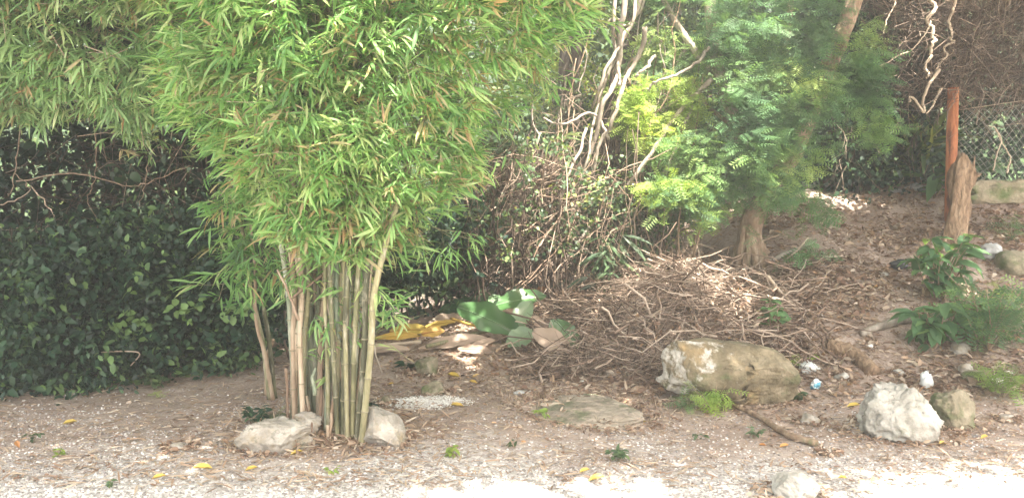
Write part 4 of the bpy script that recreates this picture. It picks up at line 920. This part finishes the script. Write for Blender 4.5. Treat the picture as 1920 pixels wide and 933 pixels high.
V = np.vstack([V, inner, cc]); nb = n * sides
q = list(q); tot = [4] * ((n - 1) * sides)
for j in range(sides):
    j2_ = (j + 1) % sides; q += [nb - sides + j, nb - sides + j2_, nb + j2_, nb + j]; tot.append(4); q += [nb + j, nb + j2_, nb + sides]; tot.append(3)
k.add(V, q, tot); k.build('trunk', M_stump, st)
for dx, dz, l in [(-.06, .02, .14), (.05, 0, .10)]:
    k = MB(); p0 = pl[-1] + [dx, -.05, -.12]; k.tube(np.array([p0, p0 + [-.01, 0, l * .6], p0 + [dx * .1, 0, l + .1]]), [.035, .02, .004], 6, wob=.4); k.build('splinter', M_stump, st)

# twisted vines, top right
TV = 'twisted pale vines hanging beside the post'
for lab, pts, w, hel in [
        ('thick twisted pale vine corkscrewing down in the sun above the post', [(1740, -60), (1747, 0), (1745, 40), (1750, 90), (1738, 120), (1742, 150)], 15, .045),
        ('curling pale vine looping like a hook above the post top', [(1790, -40), (1786, 20), (1776, 50), (1782, 78), (1768, 92), (1765, 112), (1745, 132)], 10, .03),
        ('long thin pale vine sweeping down towards the feathery tree', [(1745, 40), (1735, 70), (1715, 95), (1690, 105), (1672, 118), (1645, 128), (1625, 132)], 5, .01),
        ('grey crooked vine stem running behind the rusty post', [(1760, 130), (1740, 160), (1732, 185), (1733, 210), (1715, 180), (1708, 185)], 12, .01),
        ('sunlit bare twig stub just left of the post top', [(1764, 165), (1758, 180), (1752, 195), (1740, 212)], 9, .012),
        ('short kinked vine hanging alone near the sloping trunk', [(1668, -30), (1676, 10), (1662, 38), (1655, 60)], 6, .02),
        ('thin pale shoot leaning inside the wire fence', [(1862, 320), (1866, 290), (1880, 262), (1868, 240), (1850, 232)], 5, .004),
        ('pinkish bare twig crossing the fence mesh', [(1888, 325), (1892, 300), (1880, 275), (1862, 245)], 6, .004)]:
    Y = 9.5 if w > 5.5 else 9.35
    if 'fence' in lab: Y = 9.25
    pl = smooth_path([P(x, y, Y) for x, y in pts], 50); t = np.linspace(0, 1, 50)
    L_ = np.linalg.norm(np.diff(pl, axis=0), axis=1).sum(); tt = t * L_ / .27 * 2 * math.pi + np.cumsum(rng.normal(size=50)) * .45; hel = hel * (.35 + 1.3 * np.abs(vnoise(np.stack([t * 7, t * 0 + w, t * 0], 1), 5)))[:, None] * .8
    pl = pl + hel * np.stack([np.sin(tt), np.cos(tt), 0 * tt], 1) * .8 + np.cumsum(rv(50, .003), 0)
    k = MB(); k.tube(pl, np.linspace(w, w * .5, 50) * Y / F / 2 * .55, 8, rnd=.7, wob=.25); tag(k.build('pale_vine' if 'twig' not in lab else 'bare_twig', M_vine, origin=pl[0]), lab, 'vine', TV)

# logs
for lab, pts, w, mt in [('short dark rotting log lying in the slope litter', [(1555, 655), (1600, 672), (1640, 705)], 34, M_stump), ('bleached curved log across the slope litter', [(1615, 632), (1650, 618), (1690, 608), (1730, 604)], 16, M_bark_p)]:
    pl = smooth_path([G(x, y) + [0, 0, .03] for x, y in pts], 20); D = pl[:, 1].mean(); k = MB(); k.tube(pl, w * D / F / 2 * np.linspace(.9, .8, 20) * (1 + .1 * rng.random(20)), 12, wob=.3)
    tag(k.build('log', mt, origin=pl[0]), lab, 'log')

# ---------------------------------------------------------------- big fallen leaves
def big_leaf(name, lab, px, py, ln, wd, ang, mat, rn, lift=.06, fold=.25, cut=0, curl=.1, tilt=45, cat='leaf', group=None, ragged=0.05, seed=0):
    """a broad leaf lying on the litter; ang = direction of the midrib as seen"""
    g = G(px, py + wd * .3); D = g[1] - (.62 if px >= 1009 and py > 600 else .28 if 'banana' in name else .10); ln *= (1.22 if 'banana' in name else 1.3); wd *= (1.3 if 'banana' in name else 1.35); c = P(px, py, D); c[2] = max(c[2], float(Hq(c[0], D)) + lift)
    L = ln * D / F; W = wd * D / F; a = rad(ang); ti = rad(tilt)
    upv = np.array([0, math.cos(ti), math.sin(ti)]); rt = np.array([1., 0, 0]); x = rt * math.cos(a) + upv * math.sin(a); nn = np.array([0, -math.sin(ti), math.cos(ti)]); y = np.cross(nn, x)
    nu, nv = 22, 9; u = np.linspace(0, 1, nu); v = np.linspace(-1, 1, nv); U, Vv = np.meshgrid(u, v, indexing='ij')
    prof = np.clip(np.sin(math.pi * np.clip(U * (1 - cut) + .02, 0, 1)) ** .6, .02, 1)
    r = np.random.RandomState(seed + int(px)); edge = 1 + ragged * vnoise(np.stack([U.ravel() * 9, np.sign(Vv.ravel()) * 3 + 10, U.ravel() * 0], 1), seed + int(px)).reshape(U.shape) * 3
    lx = (U - .5) * L; ly = Vv * W / 2 * prof * edge; lz = fold * np.abs(Vv) * W / 2 - curl * L * (U - .5) ** 2 * 2 + .05 * W * np.sin(U * 14 + Vv * 3) * np.abs(Vv)
    Vt = c + lx[..., None] * x + ly[..., None] * y + lz[..., None] * nn
    Vt = Vt.reshape(-1, 3); Vt[:, 2] = np.maximum(Vt[:, 2], Hq(Vt[:, 0], Vt[:, 1]) + .012)
    i = (np.arange(nu - 1)[:, None] * nv + np.arange(nv - 1)[None]); q = np.stack([i, i + nv, i + nv + 1, i + 1], -1).reshape(-1)
    root = empty(name, c, lab, cat, group)
    k = MB(); k.add(Vt, q, [4] * ((nu - 1) * (nv - 1)), rnd=rn); k.build('blade', mat, root)
    k = MB(); mid = Vt.reshape(nu, nv, 3)[:, nv // 2] + nn * .003; k.tube(mid, np.linspace(.007, .002, nu), 5, rnd=min(1, rn + .35)); k.build('midrib', mat, root)
BL = 'cut banana leaves in the heap'
for a in [('big dark green banana leaf slanting down across the pile', 920, 600, 118, 44, -28, M_banana, .35), ('upper green banana leaf piece with pale rim', 975, 562, 84, 34, 12, M_banana, .45),
          ('pale underside of a banana leaf curling upright', 978, 592, 66, 28, 62, M_banana, .95), ('pale green banana leaf tip pointing at the ground', 976, 634, 48, 34, 35, M_banana, .85),
          ('small pale folded leaf piece at the top of the banana pile', 966, 548, 36, 18, 30, M_banana, .9), ('dark green leaf piece at the shaded end of the banana pile', 870, 572, 80, 24, 15, M_banana, .15),
          ('mid green leaf fold in the middle of the banana pile', 933, 570, 40, 24, -55, M_banana, .7)]:
    big_leaf('banana_leaf', *a, group=BL, tilt=50, lift=.10, seed=3)
big_leaf('banana_leaf', 'bright green banana leaf piece away from the pile beside a dry brown one', 1065, 626, 62, 26, -52, M_banana, .6, group=BL, tilt=60)
big_leaf('banana_leaf', 'pale whitish-green leaf piece between dry and bright green ones', 1044, 618, 38, 20, -70, M_banana, 1.0, group=BL, tilt=60)
big_leaf('dry_leaf', 'large crumpled tan dry leaf with a stalk end on twigs', 1035, 640, 66, 34, -35, M_tanleaf, .6, group='dry leaf sheaths', tilt=50)
big_leaf('dry_leaf', 'folded brown strip of dry leaf above the crumpled one', 1012, 606, 34, 14, -50, M_tanleaf, .4, group='dry leaf sheaths', tilt=50)
big_leaf('dry_leaf', 'orange-brown dead leaf at the upper corner of the banana pile', 1008, 548, 36, 18, 10, M_yellow, 1.0, group='dry leaf sheaths', tilt=40)
big_leaf('dry_leaf', 'reddish brown dead leaf inside the banana pile', 958, 592, 40, 24, 20, M_tanleaf, .05, group='dry leaf sheaths', tilt=40)
YL = 'yellowed leaf sheaths beside the bamboo'
for a in [('bright mustard yellow leaf sheath lying flat', 768, 632, 58, 20, 3, M_yellow, .5), ('yellow leaf strip next to the mustard sheath', 826, 622, 46, 10, 12, M_yellow, .3), ('orange-yellow sheath piece under the strip', 812, 632, 34, 18, 10, M_yellow, .7),
          ('olive yellow leaf base below the mustard sheath', 745, 644, 66, 12, 3, M_yellow, .1)]:
    big_leaf('yellow_leaf', *a, group=YL, tilt=48, fold=.1, lift=.12)
for a in [('grey dry sheath behind the yellow ones', 838, 600, 54, 22, 15, M_tanleaf, .8), ('broad tan dry sheath running under the stalk', 850, 640, 100, 22, 14, M_tanleaf, .6), ('pale tan sheath nearest the bamboo stems', 712, 655, 60, 16, 8, M_tanleaf, .7),
          ('light pinkish dry sheath end on the litter', 742, 656, 42, 13, -4, M_tanleaf, 1.0), ('whitish grey dry sheath highest in the yellow pile', 822, 588, 44, 16, -20, M_tanleaf, .95), ('brown dry sheath in shadow behind the pile', 790, 605, 60, 18, 5, M_tanleaf, .3),
          ('dark brown curled sheath beneath the pale stalk', 890, 660, 50, 16, -5, M_tanleaf, .2), ('greenish dry sheath behind the grey ones', 780, 590, 50, 14, 10, M_mid, .6), ('tan curled sheath lying on litter below the banana pile', 905, 645, 40, 14, 25, M_tanleaf, .5)]:
    big_leaf('dry_leaf', *a, group='dry leaf sheaths', tilt=38, fold=.2, lift=.07)
for lab, pts, w, mt in [('yellow-green leaf stalk crossing the sheaths', [(800, 655), (850, 642), (890, 630), (922, 624)], 8, M_culm_y), ('cream leaf stalk lying in front of the sheaths', [(695, 652), (740, 650), (790, 645)], 7, M_vine), ('thin yellow stalk behind the banana leaf', [(845, 600), (880, 612), (900, 618)], 5, M_yellow)]:
    pl = smooth_path([G(x, y + 8) + [0, 0, .07] for x, y in pts], 16); k = MB(); k.tube(pl, np.full(16, w * pl[0][1] / F / 2), 7, rnd=.6); tag(k.build('leaf_stalk', mt, origin=pl[0]), lab, 'stalk', 'stalks among the sheaths')

# small fallen yellow leaves, one by one
FL = 'single fallen yellow leaves'
for lab, x, y, s, r_ in [
        ('yellow leaf on bare earth below the hedge, upper of the pair', 132, 796, 26, .4), ('orange leaf half buried beside the hedge earth edge', 36, 842, 24, 1.0), ('yellow curled leaf in front of the bamboo rocks, beside the gravel', 380, 882, 36, .5),
        ('pale yellow leaf right below the flat bamboo rock', 552, 855, 26, .5), ('yellow leaf lying on the gravel under the bamboo rocks', 466, 885, 24, .4), ('small yellow leaf at the gravel edge near the picture bottom', 296, 900, 26, .45),
        ('bright yellow leaf beyond the white grains', 852, 708, 28, .4), ('orange-yellow leaf standing on the mossy flat rock', 1100, 756, 20, .2), ('yellow leaf low on the flat mossy rock', 1072, 773, 12, .3),
        ('ochre leaf at the rim of the white grains', 858, 764, 26, .25), ('yellow leaf on soil beyond the flat rock', 1208, 795, 20, .3), ('round yellow leaf on soil by itself', 1175, 800, 10, .5),
        ('long yellow leaf on bright gravel', 1118, 902, 34, .45), ('yellow leaf on bright gravel touching its shaded edge', 1094, 888, 24, .4), ('thin yellow leaf between fallen branch and white boulder', 1595, 765, 26, .5),
        ('orange leaf next to the fallen branch', 1470, 840, 22, .9), ('orange leaf left of the fallen branch middle', 1425, 838, 18, 1.0), ('yellow leaf in front of the white boulder', 1768, 836, 24, .45),
        ('yellow leaf on pale soil below the low brown boulder', 1842, 825, 22, .3), ('ochre leaf behind the bamboo near the mossy rock', 775, 692, 24, 1.0), ('yellow leaf stood on edge before the squat rock', 730, 723, 12, .1),
        ('orange leaf in litter beyond the flat rock', 1165, 696, 26, .9), ('yellow leaf on bright soil near the sunlit gravel', 1580, 900, 22, .4), ('small yellow leaf above the flat mossy rock', 890, 720, 18, .2), ('faded yellow leaf on the sunny soil', 1640, 905, 20, .5)]:
    g = G(x, y); D = g[1]; L = s * D / F; d = np.array([[math.cos(x), .4 * math.sin(x * 1.3), .05]]); k = MB()
    T5 = t_blade(5, -.12, 1.6); k.scatter(T5, np.array([g + [0, 0, .012]]) - d * L / 2, frames(d, np.array([[.1 * math.sin(x), -.35, 1.]])), np.array([[L, L * .42, L * .8]]), np.array([r_]))
    tag(k.build('fallen_leaf', M_yellow, origin=g), lab.replace('near the picture bottom', 'near small weeds'), 'leaf', FL)

# ---------------------------------------------------------------- rubbish
def crumple(name, lab, px, py, w, h, mat, cat, seed, flat=1.):
    g = G(px, py + h / 2); D = g[1]; W = w * D / F; Hh = h * D / F; V, Fs = ICO3; V = V.copy()
    V = V * (1 + .45 * fbm(V * 2.2 + seed, 4, seed)[:, None]); V = V + .12 * np.stack([fbm(V * 5, 2, seed + i) for i in range(3)], 1); V /= np.abs(V).max(0)
    V *= [W / 2, W * .4, Hh / 2 * flat]; k = MB(); k.add(V, Fs.ravel(), [3] * len(Fs)); o = k.build(name, mat, smooth=False); o.location = (g[0], D + W * .2, g[2] + Hh * .4); return tag(o, lab, cat)
crumple('plastic_bag', 'crumpled whitish plastic bag beyond the rounded end of the long boulder', 1519, 688, 44, 28, M_plastic, 'plastic bag', 3)
crumple('wrapper', 'small white and blue crumpled wrapper near the long boulder', 1531, 719, 24, 24, M_blueplas, 'wrapper', 5)
crumple('plastic_scrap', 'twisted pinkish-white plastic scrap above the low brown boulder', 1740, 710, 26, 44, M_plastic, 'plastic scrap', 8)
crumple('black_bag', 'scrap of black plastic lying high on the slope', 1688, 496, 34, 26, M_black, 'plastic bag', 12)
crumple('blue_litter', 'crushed bluish-white litter caught in twigs under the feathery tree', 1402, 522, 20, 18, M_blueplas, 'litter', 14)
crumple('grey_rag', 'grey-white crumpled rag on the slope beyond the stump', 1862, 470, 52, 40, M_greycloth, 'rag', 15)
crumple('wrapper', 'grey-green crushed wrapper on soil above the flat mossy rock', 974, 737, 32, 11, M_greycloth, 'wrapper', 16)
crumple('paper_scrap', 'white paper scrap lying by the end of the long boulder', 1480, 685, 22, 14, M_plastic, 'paper', 19)
for j, (lab, x, y, w_, h_) in enumerate([('long grey-white torn sheet on the crest beside the post', 1688, 358, 60, 11), ('bleached torn sheet on the crest touching plant stems', 1722, 350, 46, 20), ('short grey scrap on the crest before the post', 1750, 358, 24, 12)]):
    o = crumple('torn_sheet', lab, x, y, w_, h_, M_greycloth, 'scrap', 30 + j); o['group'] = 'torn scraps on the crest'

# ---------------------------------------------------------------- small plants
def plant(name, lab, px, py, hpx, n, tmpl, mat, leaf, spread=1., rb=.4, cat='plant', group=None, wid=.45, stems=True, droop=.2):
    g = G(px, py); D = g[1]; Hh = hpx * D / F; root = empty(name, g, lab, cat, group); k = MB(); s = MB()
    ns = max(2, n // 8); tips = []
    for i in range(ns):
        a = rng.random() * 6.28; e = g + np.array([math.cos(a) * Hh * .35 * spread, math.sin(a) * Hh * .3 * spread, Hh * (.55 + .45 * rng.random())])
        pth = smooth_path([g - [0, 0, .01], g * .5 + e * .5 + rv(1, Hh * .06)[0], e], 8); s.tube(pth, np.linspace(.006, .002, 8) * max(.5, min(1.5, Hh / .3)), 4, rnd=.5, cap=False); tips.append(pth)
    idx = rng.integers(0, ns, n); f = .3 + .7 * rng.random(n) ** .7; p = np.array([tips[i][int(t * 7)] for i, t in zip(idx, f)])
    d = unit(rv(n, 1) * [1, .9, .3] + [0, -.2, .15 - droop]); up = unit(rv(n, .25) + [0, -.3, 1]); L = leaf * (.6 + .7 * rng.random(n)) * D / F
    sc = np.stack([L, L * (1 if (tmpl is T_FROND or tmpl is T_PIN9 or tmpl is T_PINNA) else wid), L], 1); k.scatter(tmpl, p, frames(d, up), sc, np.clip(rb + rng.normal(size=n) * .15, 0, 1))
    k.build('foliage', mat, root); s.build('stems', M_bark if hpx > 60 else M_culm_y, root); return root
WD = 'small weeds on the ground'
for lab, x, y, h, n, tm, mt, lf in [
        ('bright green weed on gravelly soil in front of the flat rock', 850, 852, 22, 16, T_BROAD, M_lime, 18), ('low spreading weed beside a dark damp patch of soil', 1158, 865, 30, 34, T_BROAD, M_mid, 16),
        ('tiny weed at the far corner of the gravel', 1022, 786, 28, 12, T_BROAD, M_lime, 16), ('small weed on the earth beneath the hedge edge', 106, 855, 20, 12, T_BROAD, M_lime, 12),
        ('thin weed on the earth below the dark hedge foot', 62, 828, 26, 18, T_BROAD, M_mid, 12), ('leafy weed clump left of the bamboo rocks', 478, 800, 44, 60, T_BROAD, M_dark, 16),
        ('fine green weed against the flat bamboo rock', 516, 796, 30, 40, T_PINNA, M_mid, 22), ('feathery bright seedling growing against the long boulder', 1335, 772, 66, 46, T_PIN9, M_lime, 40),
        ('small fern seedling at the boulder foot left of the branch', 1288, 768, 36, 20, T_PIN9, M_feath, 30), ('trailing weed along the middle of the fallen branch', 1412, 822, 30, 30, T_BROAD, M_mid, 11),
        ('tiny weed on open soil between flat rock and branch', 1310, 824, 18, 10, T_BROAD, M_mid, 12), ('weed sprouting at the rounded end of the long boulder', 1492, 752, 28, 20, T_BROAD, M_mid, 14),
        ('green sprig over the long boulder rounded end', 1470, 690, 26, 12, T_PINNA, M_lime, 22), ('small sprig in front of the plastic bag', 1522, 676, 16, 10, T_BROAD, M_lime, 14),
        ('dark sprig next to the mossy upright rock', 758, 696, 26, 8, T_BLADE, M_dark, 24), ('weed cluster hugging the right side of the bamboo', 700, 780, 50, 30, T_BROAD, M_dark, 14),
        ('low weed on the gravel below the bamboo', 625, 886, 18, 12, T_BROAD, M_lime, 12), ('faint weed on gravel by the picture corner', 205, 915, 18, 14, T_BROAD, M_mid, 12),
        ('small weed row at the hedge foot', 290, 730, 34, 50, T_BROAD, M_mid, 14), ('pale leafy weed under the thin bamboo', 450, 695, 40, 60, T_BROAD, M_mid, 16), ('weed sprouts beside the thin bamboo stems', 355, 705, 30, 30, T_BLADE, M_mid, 22),
        ('seedling between flat mossy rock and gravel', 964, 838, 16, 8, T_BROAD, M_mid, 12), ('pale seedling by the yellow curled leaf', 300, 745, 22, 14, T_PINNA, M_lime, 20)]:
    plant('weed', lab.replace('by the picture corner', 'far from the rocks'), x, y, h, n, tm, mt, lf, spread=1.6, group=WD, cat='weed', wid=.55, rb=.5)
plant('broadleaf_plant', 'dark broad-leaved plant climbing in front of the leaning stump', 1762, 560, 150, 120, T_BROAD, M_feath, 38, spread=1.0, rb=.35, wid=.5, droop=.5)
plant('broadleaf_plant', 'broad-leaved plant sagging on the slope below the stump', 1752, 655, 110, 80, T_BROAD, M_feath, 40, spread=1.1, rb=.35, wid=.5, droop=.5)
plant('broadleaf_plant', 'large-leaved plant around the foot of the rusty post', 1752, 372, 62, 26, T_BROAD, M_feath, 52, spread=1.5, rb=.3, wid=.42)
plant('broadleaf_plant', 'few round leaves just beyond the stump top at the fence', 1842, 352, 70, 18, T_BROAD, M_feath, 32, spread=.9, rb=.25, wid=.7)
plant('feathery_plant', 'large feathery green plant on the slope next to the grey rag', 1850, 660, 150, 190, T_PIN9, M_feath, 58, spread=1.5, rb=.45, cat='plant')
plant('feathery_plant', 'yellow-green feathery plant tip beyond the large feathery one', 1895, 600, 80, 46, T_PIN9, M_lime, 46, spread=1.4, rb=.5)
plant('feathery_plant', 'small bright fern-like plant over the brown stones', 1880, 745, 64, 60, T_PIN9, M_lime, 44, spread=1.6, rb=.25)
plant('feathery_plant', 'thin feathery plant at the end of the slope under the kerb', 1900, 450, 60, 26, T_PIN9, M_feath, 34, spread=1.6, rb=.4)
plant('feathery_plant', 'wispy green seedling among twigs at the tree roots', 1450, 640, 110, 26, T_BROAD, M_feath, 24, spread=.4, rb=.4, wid=.7)
plant('willowy_plant', 'narrow-leaved drooping plant rising out of the twig heap', 1155, 560, 150, 110, T_BLADE, M_mid, 52, spread=.7, rb=.35, wid=.16, droop=.7)
plant('willowy_plant', 'narrow-leaved dark plant at the heap edge', 1120, 575, 80, 40, T_BLADE, M_dark, 44, spread=1., rb=.5, wid=.2, droop=.4)
plant('willowy_plant', 'tall yellow-green grassy plant in the shade left of the post', 1722, 350, 120, 60, T_BLADE, M_mid, 90, spread=.3, rb=.8, wid=.10, droop=-.5)
plant('willowy_plant', 'small shrub with yellow sprig in front of the dry undergrowth', 940, 560, 160, 60, T_BLADE, M_mid, 40, spread=.6, rb=.6, wid=.25, droop=.2)

# ---------------------------------------------------------------- ground stuff
def on_ground(n, x0, x1, y0, y1, dens=None):
    px = None
    Y = (y0 + (y1 - y0) * rng.random(n * 3)); X = (x0 + (x1 - x0) * rng.random(n * 3)) * Y * .95
    if dens is not None:
        kp = rng.random(len(X)) < dens(X, Y); X, Y = X[kp], Y[kp]
    X, Y = X[:n], Y[:n]; return np.stack([X, Y, Hq(X, Y)], 1)
# leaf litter
k = MB()
p = on_ground(33000, -1, 1, 4.2, 10.5, lambda X, Y: np.clip(.18 + .8 * sstep(5.0, 6.4, Y) * sstep(-2.5, 0, X) + .3 * (fbm(np.stack([X * 1.3, Y * 1.3, X * 0], 1), 3, 9) + .2), .05, 1))
n = len(p); p[:, 2] += .006 + .012 * rng.random(n); L = (.018 + .06 * rng.random(n) ** 2) * np.interp(p[:, 1], [4.2, 6, 7], [.5, .65, 1]); d = unit(rv(n, 1) * [1, 1, .18]); up = unit(rv(n, .35) + [0, 0, 1])
k.scatter(T_BROAD, p, frames(d, up), np.stack([L, L * (.25 + .5 * rng.random(n)), L * 1.6], 1), rng.random(n) * .97)
p = on_ground(22000, 0, 1, 6.4, 10.6, lambda X, Y: np.clip(.5 + .6 * fbm(np.stack([X * 1.5, Y * 1.5, X * 0 + 7], 1), 3, 39), .05, 1)); n = len(p); p[:, 2] += .01 + .025 * rng.random(n); L = .03 + .08 * rng.random(n) ** 1.6; d = unit(rv(n, 1) * [1, 1, .35]); up = unit(rv(n, .5) + [0, -.2, 1])
k.scatter(T_BROAD, p, frames(d, up), np.stack([L, L * (.2 + .5 * rng.random(n)), L * 1.6], 1), rng.random(n) ** 1.2 * .95)
fp_ = [np.array([G(1095, 770)[:2] + [.02, .1]] * 420) + rng.normal(size=(420, 2)) * [.26, .2]]
for (fx, fy, ra, rb_) in FOOT:
    m_n = int(120 + 900 * ra); a = rng.random(m_n) * 6.28; q_ = 1.0 + np.abs(rng.normal(size=m_n)) * .12 / max(ra, .1) * .5; fp_.append(np.stack([fx + np.cos(a) * ra * q_, fy + np.sin(a) * rb_ * q_], 1))
fp_ = np.vstack(fp_); p = np.stack([fp_[:, 0], fp_[:, 1], Hq(fp_[:, 0], fp_[:, 1]) + .005 + np.where(np.arange(len(fp_)) < 420, .07, .022) * rng.random(len(fp_))], 1); n = len(p); L = .015 + .045 * rng.random(n) ** 1.5
k.scatter(T_BROAD, p, frames(unit(rv(n) * [1, 1, .4]), unit(rv(n, .6) + [0, -.2, 1])), np.stack([L, L * (.2 + .5 * rng.random(n)), L * 1.6], 1), rng.random(n) * .9)
tag(k.build('leaf_litter', M_dead), 'dry brown leaf litter covering the earth and slope', 'leaf litter', kind='stuff')
k = MB()   # bamboo straw: narrow blades and bits of stem
p = on_ground(17000, -1, 1, 4.2, 9.5, lambda X, Y: np.clip(.35 + .5 * np.exp(-((X + 1.2) / 1.3) ** 2) + .4 * fbm(np.stack([X, Y, X * 0 + 4], 1) * 1.5, 3, 19), .08, 1))
n = len(p); p[:, 2] += .007 + .012 * rng.random(n); L = .04 + .09 * rng.random(n) ** 1.5; d = unit(rv(n, 1) * [1, .8, .10]); up = unit(rv(n, .3) + [0, 0, 1])
k.scatter(T_BLADE, p, frames(d, up), np.stack([L, L * .10 + .003, L * .4], 1), .25 + .65 * rng.random(n))
tag(k.build('straw_litter', M_dead), 'pale dry bamboo leaves and straw strewn on the earth', 'straw', kind='stuff')
k = MB()
for i in range(900):
    Y = rng.uniform(6.2, 10); px = rng.uniform(980, 2300); X = (px - 960) / F * Y; g = np.array([X, Y, float(Hq(X, Y)) + .012]); a = rng.random() * 6.28; l = .05 + .22 * rng.random() ** 2
    dd = np.array([math.cos(a), math.sin(a), 0]) * l; q_ = wander(g - dd, g + dd, 4, .1 * l); q_[:, 2] = Hq(q_[:, 0], q_[:, 1]) + .012 + .02 * rng.random(); k.tube(q_, np.full(4, .0015 + .004 * rng.random() ** 2), 3, rnd=rng.random(), cap=False)
tag(k.build('twig_litter', M_twig), 'thin fallen twigs spread over the slope', 'twigs', kind='stuff')
# gravel
PEB = (ico(1)[0] * [1, .8, .55], [tuple(f) for f in ico(1)[1]])
k = MB()
p = on_ground(26000, -1, 1, 3.7, 6.6, lambda X, Y: np.clip(1.1 - .55 * (Y - 3.9) + .5 * fbm(np.stack([X, Y, X * 0 + 2], 1) * 1.2, 3, 29), .10, 1))
n = len(p); L = .004 + .009 * rng.random(n) ** 2; k.scatter(PEB, p + np.array([0, 0, .001]), frames(rv(n, 1) * [1, 1, .2], rv(n, .2) + [0, 0, 1]), L, rng.random(n))
tag(k.build('gravel', M_pebble, smooth=False), 'grey gravel scattered over the yard soil', 'gravel', kind='stuff')
# white grains
k = MB(); n = 3200; a = rng.random(n) * 6.28; r_ = np.sqrt(rng.random(n)); c = G(795, 756)
X = c[0] + r_ * np.cos(a) * .30 * (1 + .25 * rng.normal(size=n) * r_); Y = c[1] + r_ * np.sin(a) * .20 * (1 + .35 * rng.normal(size=n) * r_)
p = np.stack([X, Y, Hq(X, Y) + .006 + .008 * rng.random(n)], 1); k.scatter(PEB, p, frames(rv(n, 1) * [1, 1, .3], rv(n, .3) + [0, 0, 1]), .0035 + .0045 * rng.random(n), rng.random(n))
tag(k.build('white_pebbles', M_white, smooth=False), 'spilled patch of white grains on the litter beside the bamboo', 'white pebbles', kind='stuff')
# moss and scrub tufts on the flat rock
k = MB(); n = 900; c = G(1095, 760); X = c[0] + rng.normal(size=n) * .33; Y = c[1] + .15 + rng.normal(size=n) * .22; p = np.stack([X, Y, Hq(X, Y)], 1); L = .03 + .04 * rng.random(n)
k.scatter(T_BLADE, p, frames(rv(n, .6) + [0, 0, .8], rv(n, 1)), np.stack([L, L * .12, L], 1), .3 + .5 * rng.random(n)); tag(k.build('dry_grass', M_dead), 'short dry grass around the flat mossy rock', 'grass', kind='stuff')

# ---------------------------------------------------------------- thin volume added to imitate veiling lens glare
m, nt, N, L = new_mat('glare_veil_volume')
pv = N.new('ShaderNodeVolumePrincipled'); pv.inputs['Color'].default_value = (.93, .95, .92, 1); pv.inputs['Density'].default_value = VEIL; pv.inputs['Anisotropy'].default_value = .3
o = N.new('ShaderNodeOutputMaterial'); L.new(pv.outputs[0], o.inputs['Volume'])
zlo, zhi = float(ZZ.min()) - 1, max(float(ZZ.max()), 14) + 1
k = MB(); box(k, (0, 0, (zlo + zhi) / 2), (420, 420, zhi - zlo)); tag(k.build('glare_veil', m, smooth=False), 'pale thin volume added to imitate veiling lens glare', kind='stuff')

k = MB(); n = 2600; c = G(620, 812); X = c[0] + rng.normal(size=n) * .30; Y = c[1] + .1 + rng.normal(size=n) * .22; p = np.stack([X, Y, Hq(X, Y) + .01 + .05 * rng.random(n) * np.exp(-((X - c[0]) / .3) ** 2)], 1); L = .05 + .09 * rng.random(n)
k.scatter(T_BLADE, p, frames(rv(n, 1) * [1, .8, .25], rv(n, .4) + [0, 0, 1]), np.stack([L, L * .13, L * .5], 1), .1 + .85 * rng.random(n)); tag(k.build('bamboo_litter', M_dead), 'dry bamboo leaves piled round the stem bases', 'leaf litter', kind='stuff')
